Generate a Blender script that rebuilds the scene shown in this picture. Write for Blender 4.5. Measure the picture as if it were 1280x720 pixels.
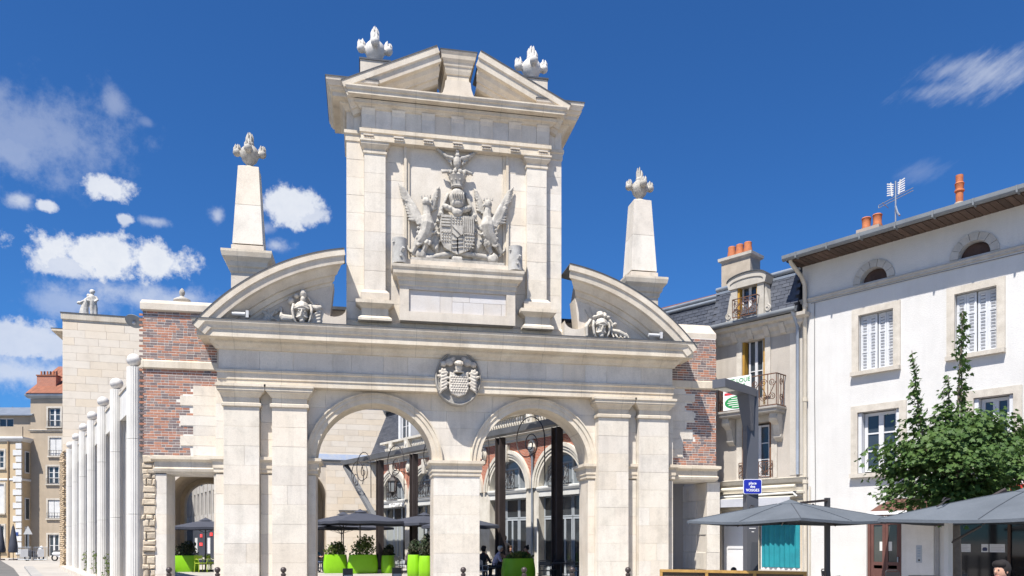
import bpy, bmesh, math, random
from math import sin, cos, pi, radians, sqrt, atan2
from mathutils import Matrix, Vector, Euler, noise as mnoise
random.seed(7)
for o in list(bpy.data.objects): bpy.data.objects.remove(o)
SC = bpy.context.scene
COL = SC.collection
# ------------------------------------------------------------------ camera
cd = bpy.data.cameras.new("camera"); cam = bpy.data.objects.new("camera", cd); COL.objects.link(cam)
cam.location = (0, 0, 1.6); cam.rotation_euler = (radians(90), 0, radians(-10.7467))
cd.sensor_width = 36; cd.sensor_fit = 'HORIZONTAL'; cd.lens = 980 / 1280 * 36
cd.shift_y = 315 / 1280; cd.clip_end = 3000; cd.clip_start = .1
SC.camera = cam
# ------------------------------------------------------------------ sun, sky, exposure
AZ, EL = radians(40.9), radians(59.5)
S = Vector((-sin(AZ) * cos(EL), -cos(AZ) * cos(EL), sin(EL)))
sl = bpy.data.lights.new("sun", 'SUN'); sl.energy = 4.6; sl.angle = radians(.5); sl.color = (1, .95, .87)
so = bpy.data.objects.new("sun", sl); COL.objects.link(so)
so.rotation_euler = S.to_track_quat('Z', 'Y').to_euler(); so.location = (-20, -20, 40)
SC.view_settings.view_transform = 'Standard'; SC.view_settings.look = 'None'
SC.view_settings.gamma = 1; SC.view_settings.use_curve_mapping = False
SC.view_settings.exposure = .95
W = bpy.data.worlds.new("World"); SC.world = W; W.use_nodes = True
def world():
    nt = W.node_tree; nt.nodes.clear(); N = nt.nodes.new; K = nt.links.new
    def math_(op, a, b=None, clamp=False):
        n = N('ShaderNodeMath'); n.operation = op; n.use_clamp = clamp
        for i, v in enumerate((a, b)):
            if v is None: continue
            if isinstance(v, (int, float)): n.inputs[i].default_value = v
            else: K(v, n.inputs[i])
        return n.outputs[0]
    out = N('ShaderNodeOutputWorld'); bg = N('ShaderNodeBackground'); K(bg.outputs[0], out.inputs[0])
    bg.inputs[1].default_value = .075
    sky = N('ShaderNodeTexSky'); sky.sky_type = 'NISHITA'; sky.sun_disc = False
    sky.sun_elevation = EL; sky.sun_rotation = radians(180 + 40.9)
    sky.altitude = 300; sky.air_density = 1.0; sky.dust_density = .3; sky.ozone_density = 3.0
    tint = N('ShaderNodeMix'); tint.data_type = 'RGBA'; tint.blend_type = 'MULTIPLY'; tint.inputs[0].default_value = 1
    K(sky.outputs[0], tint.inputs[6]); tint.inputs[7].default_value = (.245, .56, .93, 1)
    tc = N('ShaderNodeTexCoord'); sp = N('ShaderNodeSeparateXYZ'); K(tc.outputs['Generated'], sp.inputs[0])
    x, y, z = sp.outputs
    az = math_('ARCTAN2', x, y); el = math_('ARCSINE', z)
    def noise(sc, det, rough):
        n = N('ShaderNodeTexNoise'); n.inputs['Scale'].default_value = sc; n.inputs['Detail'].default_value = det
        n.inputs['Roughness'].default_value = rough; K(tc.outputs['Generated'], n.inputs['Vector']); return n.outputs[0]
    n1 = noise(11, 9, .62); n2 = noise(38, 7, .65)
    nz = math_('ADD', math_('MULTIPLY', math_('SUBTRACT', n1, .5), 3.2), math_('MULTIPLY', math_('SUBTRACT', n2, .5), 3.2))
    def smooth(v, a, b, top):
        m = N('ShaderNodeMapRange'); m.interpolation_type = 'SMOOTHSTEP'; K(v, m.inputs[0])
        m.inputs[1].default_value = a; m.inputs[2].default_value = b; m.inputs[3].default_value = 0; m.inputs[4].default_value = top
        return m.outputs[0]
    wv = N('ShaderNodeCombineXYZ'); K(math_('ADD', math_('MULTIPLY', az, 9.0), math_('MULTIPLY', el, 4.5)), wv.inputs[0]); K(math_('ADD', math_('MULTIPLY', az, -20.0), math_('MULTIPLY', el, 42.0)), wv.inputs[1])
    wn = N('ShaderNodeTexNoise'); wn.inputs['Scale'].default_value = 1.6; wn.inputs['Detail'].default_value = 8; wn.inputs['Roughness'].default_value = .68; K(wv.outputs[0], wn.inputs['Vector'])
    nw = math_('MULTIPLY', math_('SUBTRACT', wn.outputs[0], .5), 4.2)
    tot = None
    for (ca, ce, ra, rb, d) in CLOUDS:
        u = math_('MULTIPLY', math_('SUBTRACT', az, ca), 1 / ra); v = math_('MULTIPLY', math_('SUBTRACT', el, ce), 1 / rb)
        dd = math_('SQRT', math_('ADD', math_('MULTIPLY', u, u), math_('MULTIPLY', v, v)))
        if d >= .7: m = smooth(math_('ADD', dd, math_('MULTIPLY', nz, .66 if ra > .035 else .7)), 1.15, .62, d)
        elif ca > .6: m = smooth(math_('ADD', dd, math_('ADD', math_('MULTIPLY', nw, .55), math_('MULTIPLY', nz, .35))), 1.2, -.3, d * 1.15)
        else: m = smooth(math_('ADD', dd, math_('MULTIPLY', nz, .8)), 1.3, -.1, d * 1.15)
        tot = m if tot is None else math_('MAXIMUM', tot, m)
    # the rest of the sky, outside the view, carries the same scattered fair-weather clouds
    away = smooth(math_('ABSOLUTE', math_('SUBTRACT', az, .2)), .75, 1.0, 1)
    n3 = noise(3.2, 8, .6)
    tot = math_('MAXIMUM', tot, math_('MULTIPLY', math_('MULTIPLY', smooth(n3, .56, .7, .8), away), smooth(z, .03, .2, 1)))
    mix = N('ShaderNodeMix'); mix.data_type = 'RGBA'; K(tot, mix.inputs[0]); K(tint.outputs[2], mix.inputs[6])
    cr = N('ShaderNodeMix'); cr.data_type = 'RGBA'; K(n2, cr.inputs[0])
    cr.inputs[6].default_value = (4.6, 5.0, 5.8, 1); cr.inputs[7].default_value = (6.6, 6.7, 6.9, 1)
    K(cr.outputs[2], mix.inputs[7]); K(mix.outputs[2], bg.inputs[0])
CLOUDS = [(-0.2939,0.3090,0.0705,0.0244,1.00),(-0.2429,0.3138,0.0412,0.0217,1.00),(-0.3277,0.2973,0.0355,0.0162,0.80),(-0.2866,0.3785,0.0262,0.0140,0.95),(-0.0888,0.3902,0.0343,0.0225,0.95),(-0.0670,0.3805,0.0231,0.0119,0.80),(-0.3655,0.4169,0.0935,0.0441,0.26),(-0.3802,0.3916,0.0409,0.0218,0.3),(-0.3707,0.3525,0.0133,0.0084,0.60),(-0.3483,0.3515,0.0129,0.0062,0.85),(-0.3692,0.2133,0.0453,0.0181,0.75),(-0.3838,0.1783,0.0638,0.0215,0.62),(-0.3468,0.2035,0.0230,0.0118,0.40),(-0.2471,0.2734,0.0962,0.0171,0.50),(-0.2000,0.2788,0.0355,0.0113,0.45),(-0.2720,0.3523,0.0124,0.0072,0.75),(-0.2412,0.3538,0.0187,0.0057,0.50),(-0.1048,0.3452,0.0255,0.0086,0.50),(-0.1717,0.3692,0.0081,0.0083,0.50),(-0.2818,0.4619,0.0122,0.0145,0.26),(-0.2488,0.4497,0.0084,0.0045,0.15),(0.7369,0.4695,0.0538,0.0205,0.42),(0.6990,0.4835,0.0365,0.0111,0.30),(0.6912,0.4662,0.0420,0.0099,0.30),(0.6674,0.3945,0.0300,0.0108,0.12),(-0.1188,0.3626,0.0130,0.0076,0.30),(-0.3161,0.2578,0.0482,0.0150,0.35),]
world()
# ------------------------------------------------------------------ materials
MATS = {}
def mat(name, c1, c2=None, scale=1.5, rough=.8, rnd=0., island=0., fine=.06, bump=.0, bscale=40, streak=0., joint=0., metal=0., spec=.35, grime=0., tones=None):
    """Procedural surface: two tones mixed by noise, grain, weather streaks, per-object / per-piece tone, joints every `joint` m along x."""
    if name in MATS: return MATS[name]
    m = bpy.data.materials.new(name); m.use_nodes = True; MATS[name] = m
    nt = m.node_tree; N = nt.nodes.new; K = nt.links.new; b = nt.nodes['Principled BSDF']
    b.inputs['Roughness'].default_value = rough; b.inputs['Metallic'].default_value = metal
    b.inputs['Specular IOR Level'].default_value = spec
    if c2 is None: c2 = tuple(x * .8 for x in c1)
    tc = N('ShaderNodeTexCoord')
    def noise(sc, det=5, vec=None):
        n = N('ShaderNodeTexNoise'); n.inputs['Scale'].default_value = sc; n.inputs['Detail'].default_value = det
        n.inputs['Roughness'].default_value = .6; K(vec or tc.outputs['Object'], n.inputs['Vector']); return n.outputs[0]
    def rng(v, a, b_, c, d):
        r = N('ShaderNodeMapRange'); K(v, r.inputs[0])
        for i, q in enumerate((a, b_, c, d)): r.inputs[i + 1].default_value = q
        return r.outputs[0]
    def mul(a, b_):
        n = N('ShaderNodeMath'); n.operation = 'MULTIPLY'
        for i, v in enumerate((a, b_)):
            if isinstance(v, (int, float)): n.inputs[i].default_value = v
            else: K(v, n.inputs[i])
        return n.outputs[0]
    mix = N('ShaderNodeMix'); mix.data_type = 'RGBA'
    mix.inputs[6].default_value = (*c1, 1); mix.inputs[7].default_value = (*c2, 1)
    f = rng(noise(scale), .36, .66, 0, 1); K(f, mix.inputs[0])
    if island:
        g = N('ShaderNodeNewGeometry')
        a = N('ShaderNodeMath'); a.operation = 'ADD'; K(mul(f, 1 - island), a.inputs[0]); K(mul(g.outputs['Random Per Island'], island), a.inputs[1]); K(a.outputs[0], mix.inputs[0])
    if rnd:
        oi = N('ShaderNodeObjectInfo')
        a = N('ShaderNodeMath'); a.operation = 'ADD'; K(mul(f, 1 - rnd), a.inputs[0]); K(mul(oi.outputs['Random'], rnd), a.inputs[1]); K(a.outputs[0], mix.inputs[0])
    if tones:      # quarry tones: every piece takes one of several stone colours
        oi2 = N('ShaderNodeObjectInfo'); rp = N('ShaderNodeValToRGB'); rp.color_ramp.interpolation = 'CONSTANT'
        while len(rp.color_ramp.elements) < len(tones): rp.color_ramp.elements.new(1)
        for i, t_ in enumerate(tones): rp.color_ramp.elements[i].position = i / len(tones); rp.color_ramp.elements[i].color = (*t_, 1)
        fr_ = N('ShaderNodeMath'); fr_.operation = 'FRACT'; K(mul(oi2.outputs['Random'], 7.31), fr_.inputs[0]); K(fr_.outputs[0], rp.inputs[0])
        m2 = N('ShaderNodeMix'); m2.data_type = 'RGBA'; m2.blend_type = 'MULTIPLY'; m2.inputs[0].default_value = 1; K(mix.outputs[2], m2.inputs[6]); K(rp.outputs[0], m2.inputs[7]); mix = m2
    v = rng(noise(38, 4), .3, .7, 1 - fine, 1 + fine)
    if grime: v = mul(v, rng(noise(1.7, 9), .50, .72, 1, 1 - grime)); v = mul(v, rng(noise(7, 8), .56, .74, 1, 1 - grime * .7))
    if streak:
        mp = N('ShaderNodeMapping'); K(tc.outputs['Object'], mp.inputs[0]); mp.inputs['Scale'].default_value = (3.2, 3.2, .35)
        v = mul(v, rng(noise(1.3, 6, mp.outputs[0]), .48, .75, 1, 1 - streak))
    if joint:
        sp = N('ShaderNodeSeparateXYZ'); K(tc.outputs['Object'], sp.inputs[0])
        fr = N('ShaderNodeMath'); fr.operation = 'FRACT'; K(mul(sp.outputs[0], 1 / joint), fr.inputs[0])
        v = mul(v, rng(fr.outputs[0], .012, .02, .8, 1))
    vm = N('ShaderNodeVectorMath'); vm.operation = 'SCALE'; K(mix.outputs[2], vm.inputs[0]); K(v, vm.inputs['Scale'])
    K(vm.outputs[0], b.inputs['Base Color'])
    if bump:
        bp = N('ShaderNodeBump'); bp.inputs['Strength'].default_value = bump; bp.inputs['Distance'].default_value = .02
        K(noise(bscale, 5), bp.inputs['Height']); K(bp.outputs[0], b.inputs['Normal'])
    return m
def flat(name, c, rough=.6, metal=0, emit=0):
    if name in MATS: return MATS[name]
    m = bpy.data.materials.new(name); m.use_nodes = True; b = m.node_tree.nodes['Principled BSDF']; MATS[name] = m
    b.inputs['Base Color'].default_value = (*c, 1); b.inputs['Roughness'].default_value = rough; b.inputs['Metallic'].default_value = metal
    if emit: b.inputs['Emission Color'].default_value = (*c, 1); b.inputs['Emission Strength'].default_value = emit
    return m
def glassy(name, c, rough=.06):
    m = flat(name, c, rough); m.node_tree.nodes['Principled BSDF'].inputs['Specular IOR Level'].default_value = .6; return m
def leafy(name, c1, c2):
    if name in MATS: return MATS[name]
    m = mat(name, c1, c2, scale=.9, rough=.55, island=.75, fine=.1, spec=.3)
    nt = m.node_tree; b = nt.nodes['Principled BSDF']; t = nt.nodes.new('ShaderNodeBsdfTranslucent'); mx = nt.nodes.new('ShaderNodeMixShader')
    src = b.inputs['Base Color'].links[0].from_socket; nt.links.new(src, t.inputs[0]); mx.inputs[0].default_value = .3
    o = [n for n in nt.nodes if n.type == 'OUTPUT_MATERIAL'][0]
    nt.links.new(b.outputs[0], mx.inputs[1]); nt.links.new(t.outputs[0], mx.inputs[2]); nt.links.new(mx.outputs[0], o.inputs[0]); return m
STONE = mat('limestone', (.67, .63, .565), (.60, .55, .48), scale=1.1, rnd=.4, fine=.09, bump=.3, streak=.14, grime=.16, tones=((1, 1, 1), (1, .985, .955), (1, .96, .91), (.93, .92, .915), (1.02, 1, .98), (.96, .93, .89), (1, .99, .97)))
STONEM = mat('moulded_limestone', (.63, .565, .465), (.54, .465, .365), scale=1.4, fine=.09, bump=.25, streak=.17, joint=1.31, grime=.13)
STONEP = mat('plain_limestone', (.60, .54, .46), (.52, .455, .375), scale=1.2, fine=.09, bump=.3, streak=.14, grime=.13)
CARVE = mat('carved_stone', (.50, .47, .42), (.33, .31, .28), scale=5, fine=.14, bump=.6, bscale=45, streak=.15, grime=.35)
MORTAR = mat('mortar', (.62, .57, .50), (.54, .49, .42), fine=.1)
LEAD = mat('lead_sheet', (.05, .055, .065), (.08, .085, .095), rough=.5)
BRICK = mat('red_old_brick', (.43, .205, .13), (.32, .145, .098), scale=3, rough=.85, island=.9, fine=.15, bump=.2, grime=.15)
BRICKD = mat('dark_old_brick', (.27, .19, .165), (.13, .105, .11), scale=3, rough=.85, island=.9, fine=.15, bump=.2)
BMORT = mat('brick_mortar', (.68, .64, .58), (.58, .54, .49), scale=4, fine=.1)
RUBBLE = mat('rubble_stone', (.55, .47, .36), (.40, .33, .25), scale=4, rough=.9, rnd=.4, island=.4, fine=.15, bump=.7, bscale=18)
WHITEST = mat('white_column_stone', (.66, .64, .60), (.56, .54, .51), scale=1.2, rnd=.2, fine=.03, streak=.2, bump=.1, grime=.08)
PALE = mat('pale_ashlar', (.70, .635, .545), (.63, .555, .455), scale=.5, rnd=.5, fine=.08, bump=.15, grime=.1, tones=((1, 1, 1), (1, .97, .93), (.97, .96, .95), (1, .955, .89), (1, .99, .98)))
PALEJ = mat('pale_joint', (.58, .51, .42), fine=.1)
SLATE = mat('slate', (.035, .042, .06), (.075, .083, .105), scale=2, rough=.5, island=.7, fine=.15, bump=.2)
ZINC = mat('zinc', (.30, .33, .37), (.22, .25, .29), rough=.45, metal=.5)
IRON = flat('wrought_iron', (.035, .03, .03), .55)
RUSTIRON = mat('rusty_iron', (.07, .045, .035), (.16, .07, .04), scale=8, rough=.8)
STEEL = mat('brown_steel', (.045, .036, .036), (.065, .052, .05), rough=.55)
WHITE = mat('white_paint', (.60, .60, .61), (.55, .55, .56), fine=.03, rough=.5)
STUCCO = mat('white_stucco', (.575, .565, .55), (.53, .52, .505), scale=.6, fine=.04, bump=.35, bscale=25, streak=.06, grime=.05)
BEIGE = mat('beige_render', (.43, .39, .345), (.36, .325, .285), scale=.7, fine=.07, bump=.3, bscale=30, streak=.12)
SURR = mat('window_stone', (.53, .49, .43), (.43, .39, .335), scale=3, fine=.1, bump=.25, streak=.15)
GLASS = glassy('window_glass', (.035, .045, .055))
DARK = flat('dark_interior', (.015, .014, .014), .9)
TERRA = mat('terracotta', (.48, .17, .07), (.36, .12, .06), scale=6, rough=.8)
ROOFT = mat('roof_tile', (.29, .115, .07), (.19, .08, .05), scale=4, rough=.85, island=.6)
# ------------------------------------------------------------------ mesh builder
class MB:
    def __init__(s): s.v = []; s.f = []; s.m = []; s.T = None
    def add(s, vs, fs, m=0):
        o = len(s.v)
        if s.T is not None: vs = [tuple(s.T @ Vector(p)) for p in vs]
        s.v += vs; s.f += [tuple(i + o for i in f) for f in fs]; s.m += [m] * len(fs); return s
    def box(s, x0, x1, y0, y1, z0, z1, m=0):
        return s.add([(x0, y0, z0), (x1, y0, z0), (x1, y1, z0), (x0, y1, z0), (x0, y0, z1), (x1, y0, z1), (x1, y1, z1), (x0, y1, z1)],
                     [(0, 3, 2, 1), (4, 5, 6, 7), (0, 1, 5, 4), (1, 2, 6, 5), (2, 3, 7, 6), (3, 0, 4, 7)], m)
    def front(s, x0, x1, y0, y1, z0, z1, c=.004, m=0):   # block with a chamfered front
        s.add([(x0, y1, z0), (x1, y1, z0), (x1, y1, z1), (x0, y1, z1), (x0, y0 + c, z0), (x1, y0 + c, z0), (x1, y0 + c, z1), (x0, y0 + c, z1),
               (x0 + c, y0, z0 + c), (x1 - c, y0, z0 + c), (x1 - c, y0, z1 - c), (x0 + c, y0, z1 - c)],
              [(0, 1, 5, 4), (1, 2, 6, 5), (2, 3, 7, 6), (3, 0, 4, 7), (4, 5, 9, 8), (5, 6, 10, 9), (6, 7, 11, 10), (7, 4, 8, 11), (8, 9, 10, 11)], m); return s
    def rings(s, R, caps=True, closed=True, m=0):
        n = len(R[0]); vs = [p for r in R for p in r]; fs = []
        for i in range(len(R) - 1):
            for j in range(n if closed else n - 1):
                a, b = i * n + j, i * n + (j + 1) % n; fs.append((a, b, b + n, a + n))
        if caps: fs += [tuple(range(n))[::-1], tuple(range((len(R) - 1) * n, len(R) * n))]
        return s.add(vs, fs, m)
    def stack(s, x0, x1, y0, y1, prof, m=0, back=True):   # mitred mouldings round a rectangle; prof = [(out, z)]
        return s.rings([[(x0 - o, y0 - o, z), (x1 + o, y0 - o, z), (x1 + o, y1 + (o if back else 0), z), (x0 - o, y1 + (o if back else 0), z)] for o, z in prof], m=m)
    def prism(s, poly, y0, y1, m=0):
        return s.rings([[(x, y0, z) for x, z in poly], [(x, y1, z) for x, z in poly]], m=m)
    def prismx(s, poly, x0, x1, m=0):
        return s.rings([[(x0, y, z) for y, z in poly], [(x1, y, z) for y, z in poly]], m=m)
    def prismz(s, poly, z0, z1, m=0):
        return s.rings([[(x, y, z0) for x, y in poly], [(x, y, z1) for x, y in poly]], m=m)
    def tube(s, pts, r, n=6, m=0):
        R = []; pts = [Vector(p) for p in pts]; u = None
        for i, p in enumerate(pts):
            d = (pts[min(i + 1, len(pts) - 1)] - pts[max(i - 1, 0)]).normalized()
            if u is None:
                u = d.orthogonal().normalized()
            else:
                u = (u - d * u.dot(d)); u = u.normalized() if u.length > 1e-6 else d.orthogonal().normalized()
            w = d.cross(u); rr = r[i] if isinstance(r, (list, tuple)) else r
            R.append([tuple(p + (u * cos(2 * pi * k / n) + w * sin(2 * pi * k / n)) * rr) for k in range(n)])
        return s.rings(R, m=m)
    def lathe(s, prof, cx=0, cy=0, n=16, m=0):
        return s.rings([[(cx + r * cos(2 * pi * k / n), cy + r * sin(2 * pi * k / n), z) for k in range(n)] for r, z in prof], m=m)
    def ell(s, c, r, rot=None, nu=10, nv=6, m=0):
        Rm = Euler(rot).to_matrix() if rot else Matrix.Identity(3); c = Vector(c)
        if isinstance(r, (int, float)): r = (r, r, r)
        R = []
        for i in range(nv + 1):
            t = pi * (i + (.02 if i == 0 else -.02 if i == nv else 0)) / nv
            R.append([tuple(c + Rm @ Vector((r[0] * sin(t) * cos(2 * pi * k / nu), r[1] * sin(t) * sin(2 * pi * k / nu), -r[2] * cos(t)))) for k in range(nu)])
        return s.rings(R, m=m)
    def bar(s, a, b, w, t=None, m=0):     # rectangular bar from a to b
        a, b = Vector(a), Vector(b); d = (b - a).normalized(); t = t or w
        u = d.cross(Vector((0, 1, 0)));
        if u.length < .1: u = d.cross(Vector((1, 0, 0)))
        u.normalize(); q = d.cross(u)
        return s.rings([[tuple(p + u * (i * w / 2) + q * (j * t / 2)) for i, j in ((-1, -1), (1, -1), (1, 1), (-1, 1))] for p in (a, b)], m=m)
    def build(s, name, mats, parent=None, smooth=None, kind=None):
        me = bpy.data.meshes.new(name); me.from_pydata(s.v, [], s.f)
        for q in (mats if isinstance(mats, (list, tuple)) else [mats]): me.materials.append(q)
        if any(s.m): me.polygons.foreach_set('material_index', s.m)
        bm = bmesh.new(); bm.from_mesh(me); bmesh.ops.recalc_face_normals(bm, faces=bm.faces); bm.to_mesh(me); bm.free()
        if smooth:
            me.polygons.foreach_set('use_smooth', [True] * len(me.polygons)); me.set_sharp_from_angle(angle=radians(smooth))
        return link(name, me, parent, kind)
def link(name, me, parent=None, kind=None):
    o = bpy.data.objects.new(name, me); COL.objects.link(o)
    if parent is not None: o.parent = parent
    if kind: o['kind'] = kind
    return o
def tag(o, label, cat, group=None):
    o['label'] = label; o['category'] = cat
    if group: o['group'] = group
    return o
def thing(name, label, cat, loc=(0, 0, 0), rot=0, group=None):
    o = bpy.data.objects.new(name, None); COL.objects.link(o); o.location = loc; o.rotation_euler = (0, 0, radians(rot)); o.empty_display_size = .2
    return tag(o, label, cat, group)
def kids(o): return [c for c in bpy.data.objects if c.parent == o]
def dup(root, loc, rot=None, label=None):
    r = root.copy(); COL.objects.link(r); r.location = loc
    if rot is not None: r.rotation_euler = (0, 0, radians(rot))
    if label: r['label'] = label
    for ch in kids(root):
        c = ch.copy(); COL.objects.link(c); c.parent = r
        for g in kids(ch):
            d = g.copy(); COL.objects.link(d); d.parent = c
    return r
def sculpt(mb, name, m, parent, voxel=.03, it=2):
    """carved figure: overlapping volumes fused into one continuous surface"""
    me = bpy.data.meshes.new('rough'); me.from_pydata(mb.v, [], mb.f)
    bm = bmesh.new(); bm.from_mesh(me); bmesh.ops.recalc_face_normals(bm, faces=bm.faces); bm.to_mesh(me); bm.free()
    o = bpy.data.objects.new('rough', me); COL.objects.link(o)
    r = o.modifiers.new('r', 'REMESH'); r.mode = 'VOXEL'; r.voxel_size = voxel
    if it: q = o.modifiers.new('s', 'SMOOTH'); q.iterations = it; q.factor = .5
    dg = bpy.context.evaluated_depsgraph_get(); out = bpy.data.meshes.new_from_object(o.evaluated_get(dg)); out.name = name
    bpy.data.objects.remove(o); bpy.data.meshes.remove(me)
    out.materials.clear(); out.materials.append(m); out.polygons.foreach_set('use_smooth', [True] * len(out.polygons))
    return link(name, out, parent)
def text(body, size, name, m, parent, loc, rot=(pi / 2, 0, 0), depth=.004, align='CENTER'):
    c = bpy.data.curves.new('t', 'FONT'); c.body = body; c.size = size; c.extrude = depth; c.align_x = align; c.align_y = 'CENTER'; c.resolution_u = 2; c.space_line = .8; c.offset = size * .012
    o = bpy.data.objects.new('t', c); COL.objects.link(o); dg = bpy.context.evaluated_depsgraph_get()
    me = bpy.data.meshes.new_from_object(o.evaluated_get(dg)); bpy.data.objects.remove(o); bpy.data.curves.remove(c)
    me.materials.clear(); me.materials.append(m); me.transform(Matrix.Translation(loc) @ Euler(rot).to_matrix().to_4x4())
    return link(name, me, parent)
def block(parent, x0, x1, z0, z1, y0, m=STONE, d=.1, g=.0018, name='stone_block', jit=.004):
    return MB().front(x0 + g, x1 - g, y0 + random.uniform(-jit, jit * .5), y0 + d, z0 + g, z1 - g).build(name, m, parent)
def courses(parent, x0, x1, z0, z1, y0, ch, bl, m=STONE, d=.1, cut=None, name='stone_block', g=.0018, jit=.004):
    n = max(1, round((z1 - z0) / ch)); h = (z1 - z0) / n
    for k in range(n):
        za, zb = z0 + k * h, z0 + (k + 1) * h
        xs = [x0]; x = x0 + bl * (.55 if k % 2 else 1) * random.uniform(.85, 1.15)
        while x < x1 - bl * .45: xs.append(x); x += bl * random.uniform(.8, 1.2)
        xs.append(x1)
        for a, b in zip(xs, xs[1:]):
            if cut:
                p = cut(a + g, b - g, za + g, zb - g)
                if p is None: continue
                if p != 'whole':
                    MB().prism(p, y0, y0 + d).build(name, m, parent); continue
            block(parent, a, b, za, zb, y0, m, d, g, name, jit)
def arch_cut(arcs):
    """polygon of a course block outside round arches [(xc, zc, r)]"""
    def f(a, b, za, zb):
        def low(x):
            z = za
            for xc, zc, r in arcs:
                if abs(x - xc) < r: z = max(z, zc + sqrt(r * r - (x - xc) ** 2))
            return z
        xs = [a + (b - a) * i / 8 for i in range(9)]; L = [low(x) for x in xs]
        if max(L) <= za + 1e-6: return 'whole'
        run = [(x, l) for x, l in zip(xs, L) if l < zb - .03]
        if len(run) < 2: return None
        # keep the contiguous piece
        best = []; cur = []
        for x, l in zip(xs, L):
            if l < zb - .03: cur.append((x, l))
            else:
                if len(cur) > len(best): best = cur
                cur = []
        if len(cur) > len(best): best = cur
        if len(best) < 2: return None
        return [(x, l) for x, l in best] + [(best[-1][0], zb), (best[0][0], zb)]
    return f
def arch_wall(mb, x0, x1, z0, z1, y0, y1, arcs, n=16, m=0):
    """solid wall pierced by arched openings [(xc, spring z, r, floor z)]"""
    x = x0
    for xc, zs, r, zf in sorted(arcs):
        mb.box(x, xc - r, y0, y1, z0, z1, m)
        P = [(xc - r * cos(pi * i / n), zs + r * sin(pi * i / n)) for i in range(n + 1)]
        for (xa, za), (xb, zb) in zip(P, P[1:]): mb.prism([(xa, za), (xb, zb), (xb, z1), (xa, z1)], y0, y1, m)
        if zf > z0: mb.box(xc - r, xc + r, y0, y1, z0, zf, m)
        x = xc + r
    mb.box(x, x1, y0, y1, z0, z1, m); return mb
def arch_ring(mb, xc, zc, r0, r1, y0, y1, a0=0, a1=pi, n=20, m=0):
    R = []
    for i in range(n + 1):
        t = a0 + (a1 - a0) * i / n
        R.append([(xc + r * cos(t), y, zc + r * sin(t)) for r, y in ((r0, y0), (r1, y0), (r1, y1), (r0, y1))])
    return mb.rings(R, m=m)
def holed(mb, x0, x1, z0, z1, y0, y1, holes, m=0):
    """wall sheet with depth and rectangular openings (hx0,hx1,hz0,hz1)"""
    X = sorted({x0, x1, *[h[0] for h in holes], *[h[1] for h in holes]}); Z = sorted({z0, z1, *[h[2] for h in holes], *[h[3] for h in holes]})
    X = [x for x in X if x0 <= x <= x1]; Z = [z for z in Z if z0 <= z <= z1]
    for a, b in zip(X, X[1:]):
        for c, d in zip(Z, Z[1:]):
            if any(h[0] <= (a + b) / 2 <= h[1] and h[2] <= (c + d) / 2 <= h[3] for h in holes): continue
            mb.add([(a, y0, c), (b, y0, c), (b, y0, d), (a, y0, d)], [(0, 1, 2, 3)], m); mb.add([(a, y1, c), (b, y1, c), (b, y1, d), (a, y1, d)], [(3, 2, 1, 0)], m)
    for a, b, c, d in list(holes) + [(x0, x1, z0, z1)]:
        mb.add([(a, y0, c), (b, y0, c), (b, y0, d), (a, y0, d), (a, y1, c), (b, y1, c), (b, y1, d), (a, y1, d)], [(0, 1, 5, 4), (1, 2, 6, 5), (2, 3, 7, 6), (3, 0, 4, 7)], m)
    return mb
def window(parent, x0, x1, z0, z1, y, cols=2, rows=3, fm=WHITE, gm=GLASS, fw=.06, bw=.03, name='window'):
    """casement: frame mesh with one pane object per light"""
    f = MB(); f.box(x0, x0 + fw, y, y + .06, z0, z1); f.box(x1 - fw, x1, y, y + .06, z0, z1)
    f.box(x0 + fw, x1 - fw, y, y + .06, z0, z0 + fw); f.box(x0 + fw, x1 - fw, y, y + .06, z1 - fw, z1)
    ww = (x1 - x0 - 2 * fw) / cols; hh = (z1 - z0 - 2 * fw) / rows
    for i in range(1, cols): q = bw * 1.6; xx = x0 + fw + i * ww; f.box(xx - q, xx + q, y - .01, y + .05, z0 + fw, z1 - fw)
    for i in range(cols):
        for j in range(1, rows): zz = z0 + fw + j * hh; f.box(x0 + fw + i * ww + (bw * 1.6 if i else 0), x0 + fw + (i + 1) * ww - (bw * 1.6 if i < cols - 1 else 0), y + .005, y + .045, zz - bw / 2, zz + bw / 2)
    w = f.build(name, fm, parent)
    for i in range(cols):
        for j in range(rows):
            t = random.uniform(-.004, .004); a = x0 + fw + i * ww; c = z0 + fw + j * hh
            MB().add([(a, y + .03 + t, c), (a + ww, y + .03 - t, c), (a + ww, y + .03, c + hh), (a, y + .03, c + hh)], [(0, 1, 2, 3)]).build('pane', gm, w)
    return w
def surround(parent, x0, x1, z0, z1, y, w, m=SURR, sill=.12, d=.05, name='window_surround'):
    s = MB(); s.box(x0 - w, x0, y - d, y + .02, z0, z1 + w); s.box(x1, x1 + w, y - d, y + .02, z0, z1 + w); s.box(x0, x1, y - d, y + .02, z1, z1 + w)
    o = s.build(name, m, parent)
    if sill: MB().box(x0 - w * 1.05, x1 + w * 1.05, y - d - .1, y + .05, z0 - sill, z0 - .002).build('sill', m, parent)
    return o
def spiral(c, r0, r1, a0, a1, n=24, y=0):
    return [(c[0] + (r0 + (r1 - r0) * i / n) * cos(a0 + (a1 - a0) * i / n), y, c[1] + (r0 + (r1 - r0) * i / n) * sin(a0 + (a1 - a0) * i / n)) for i in range(n + 1)]
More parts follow.
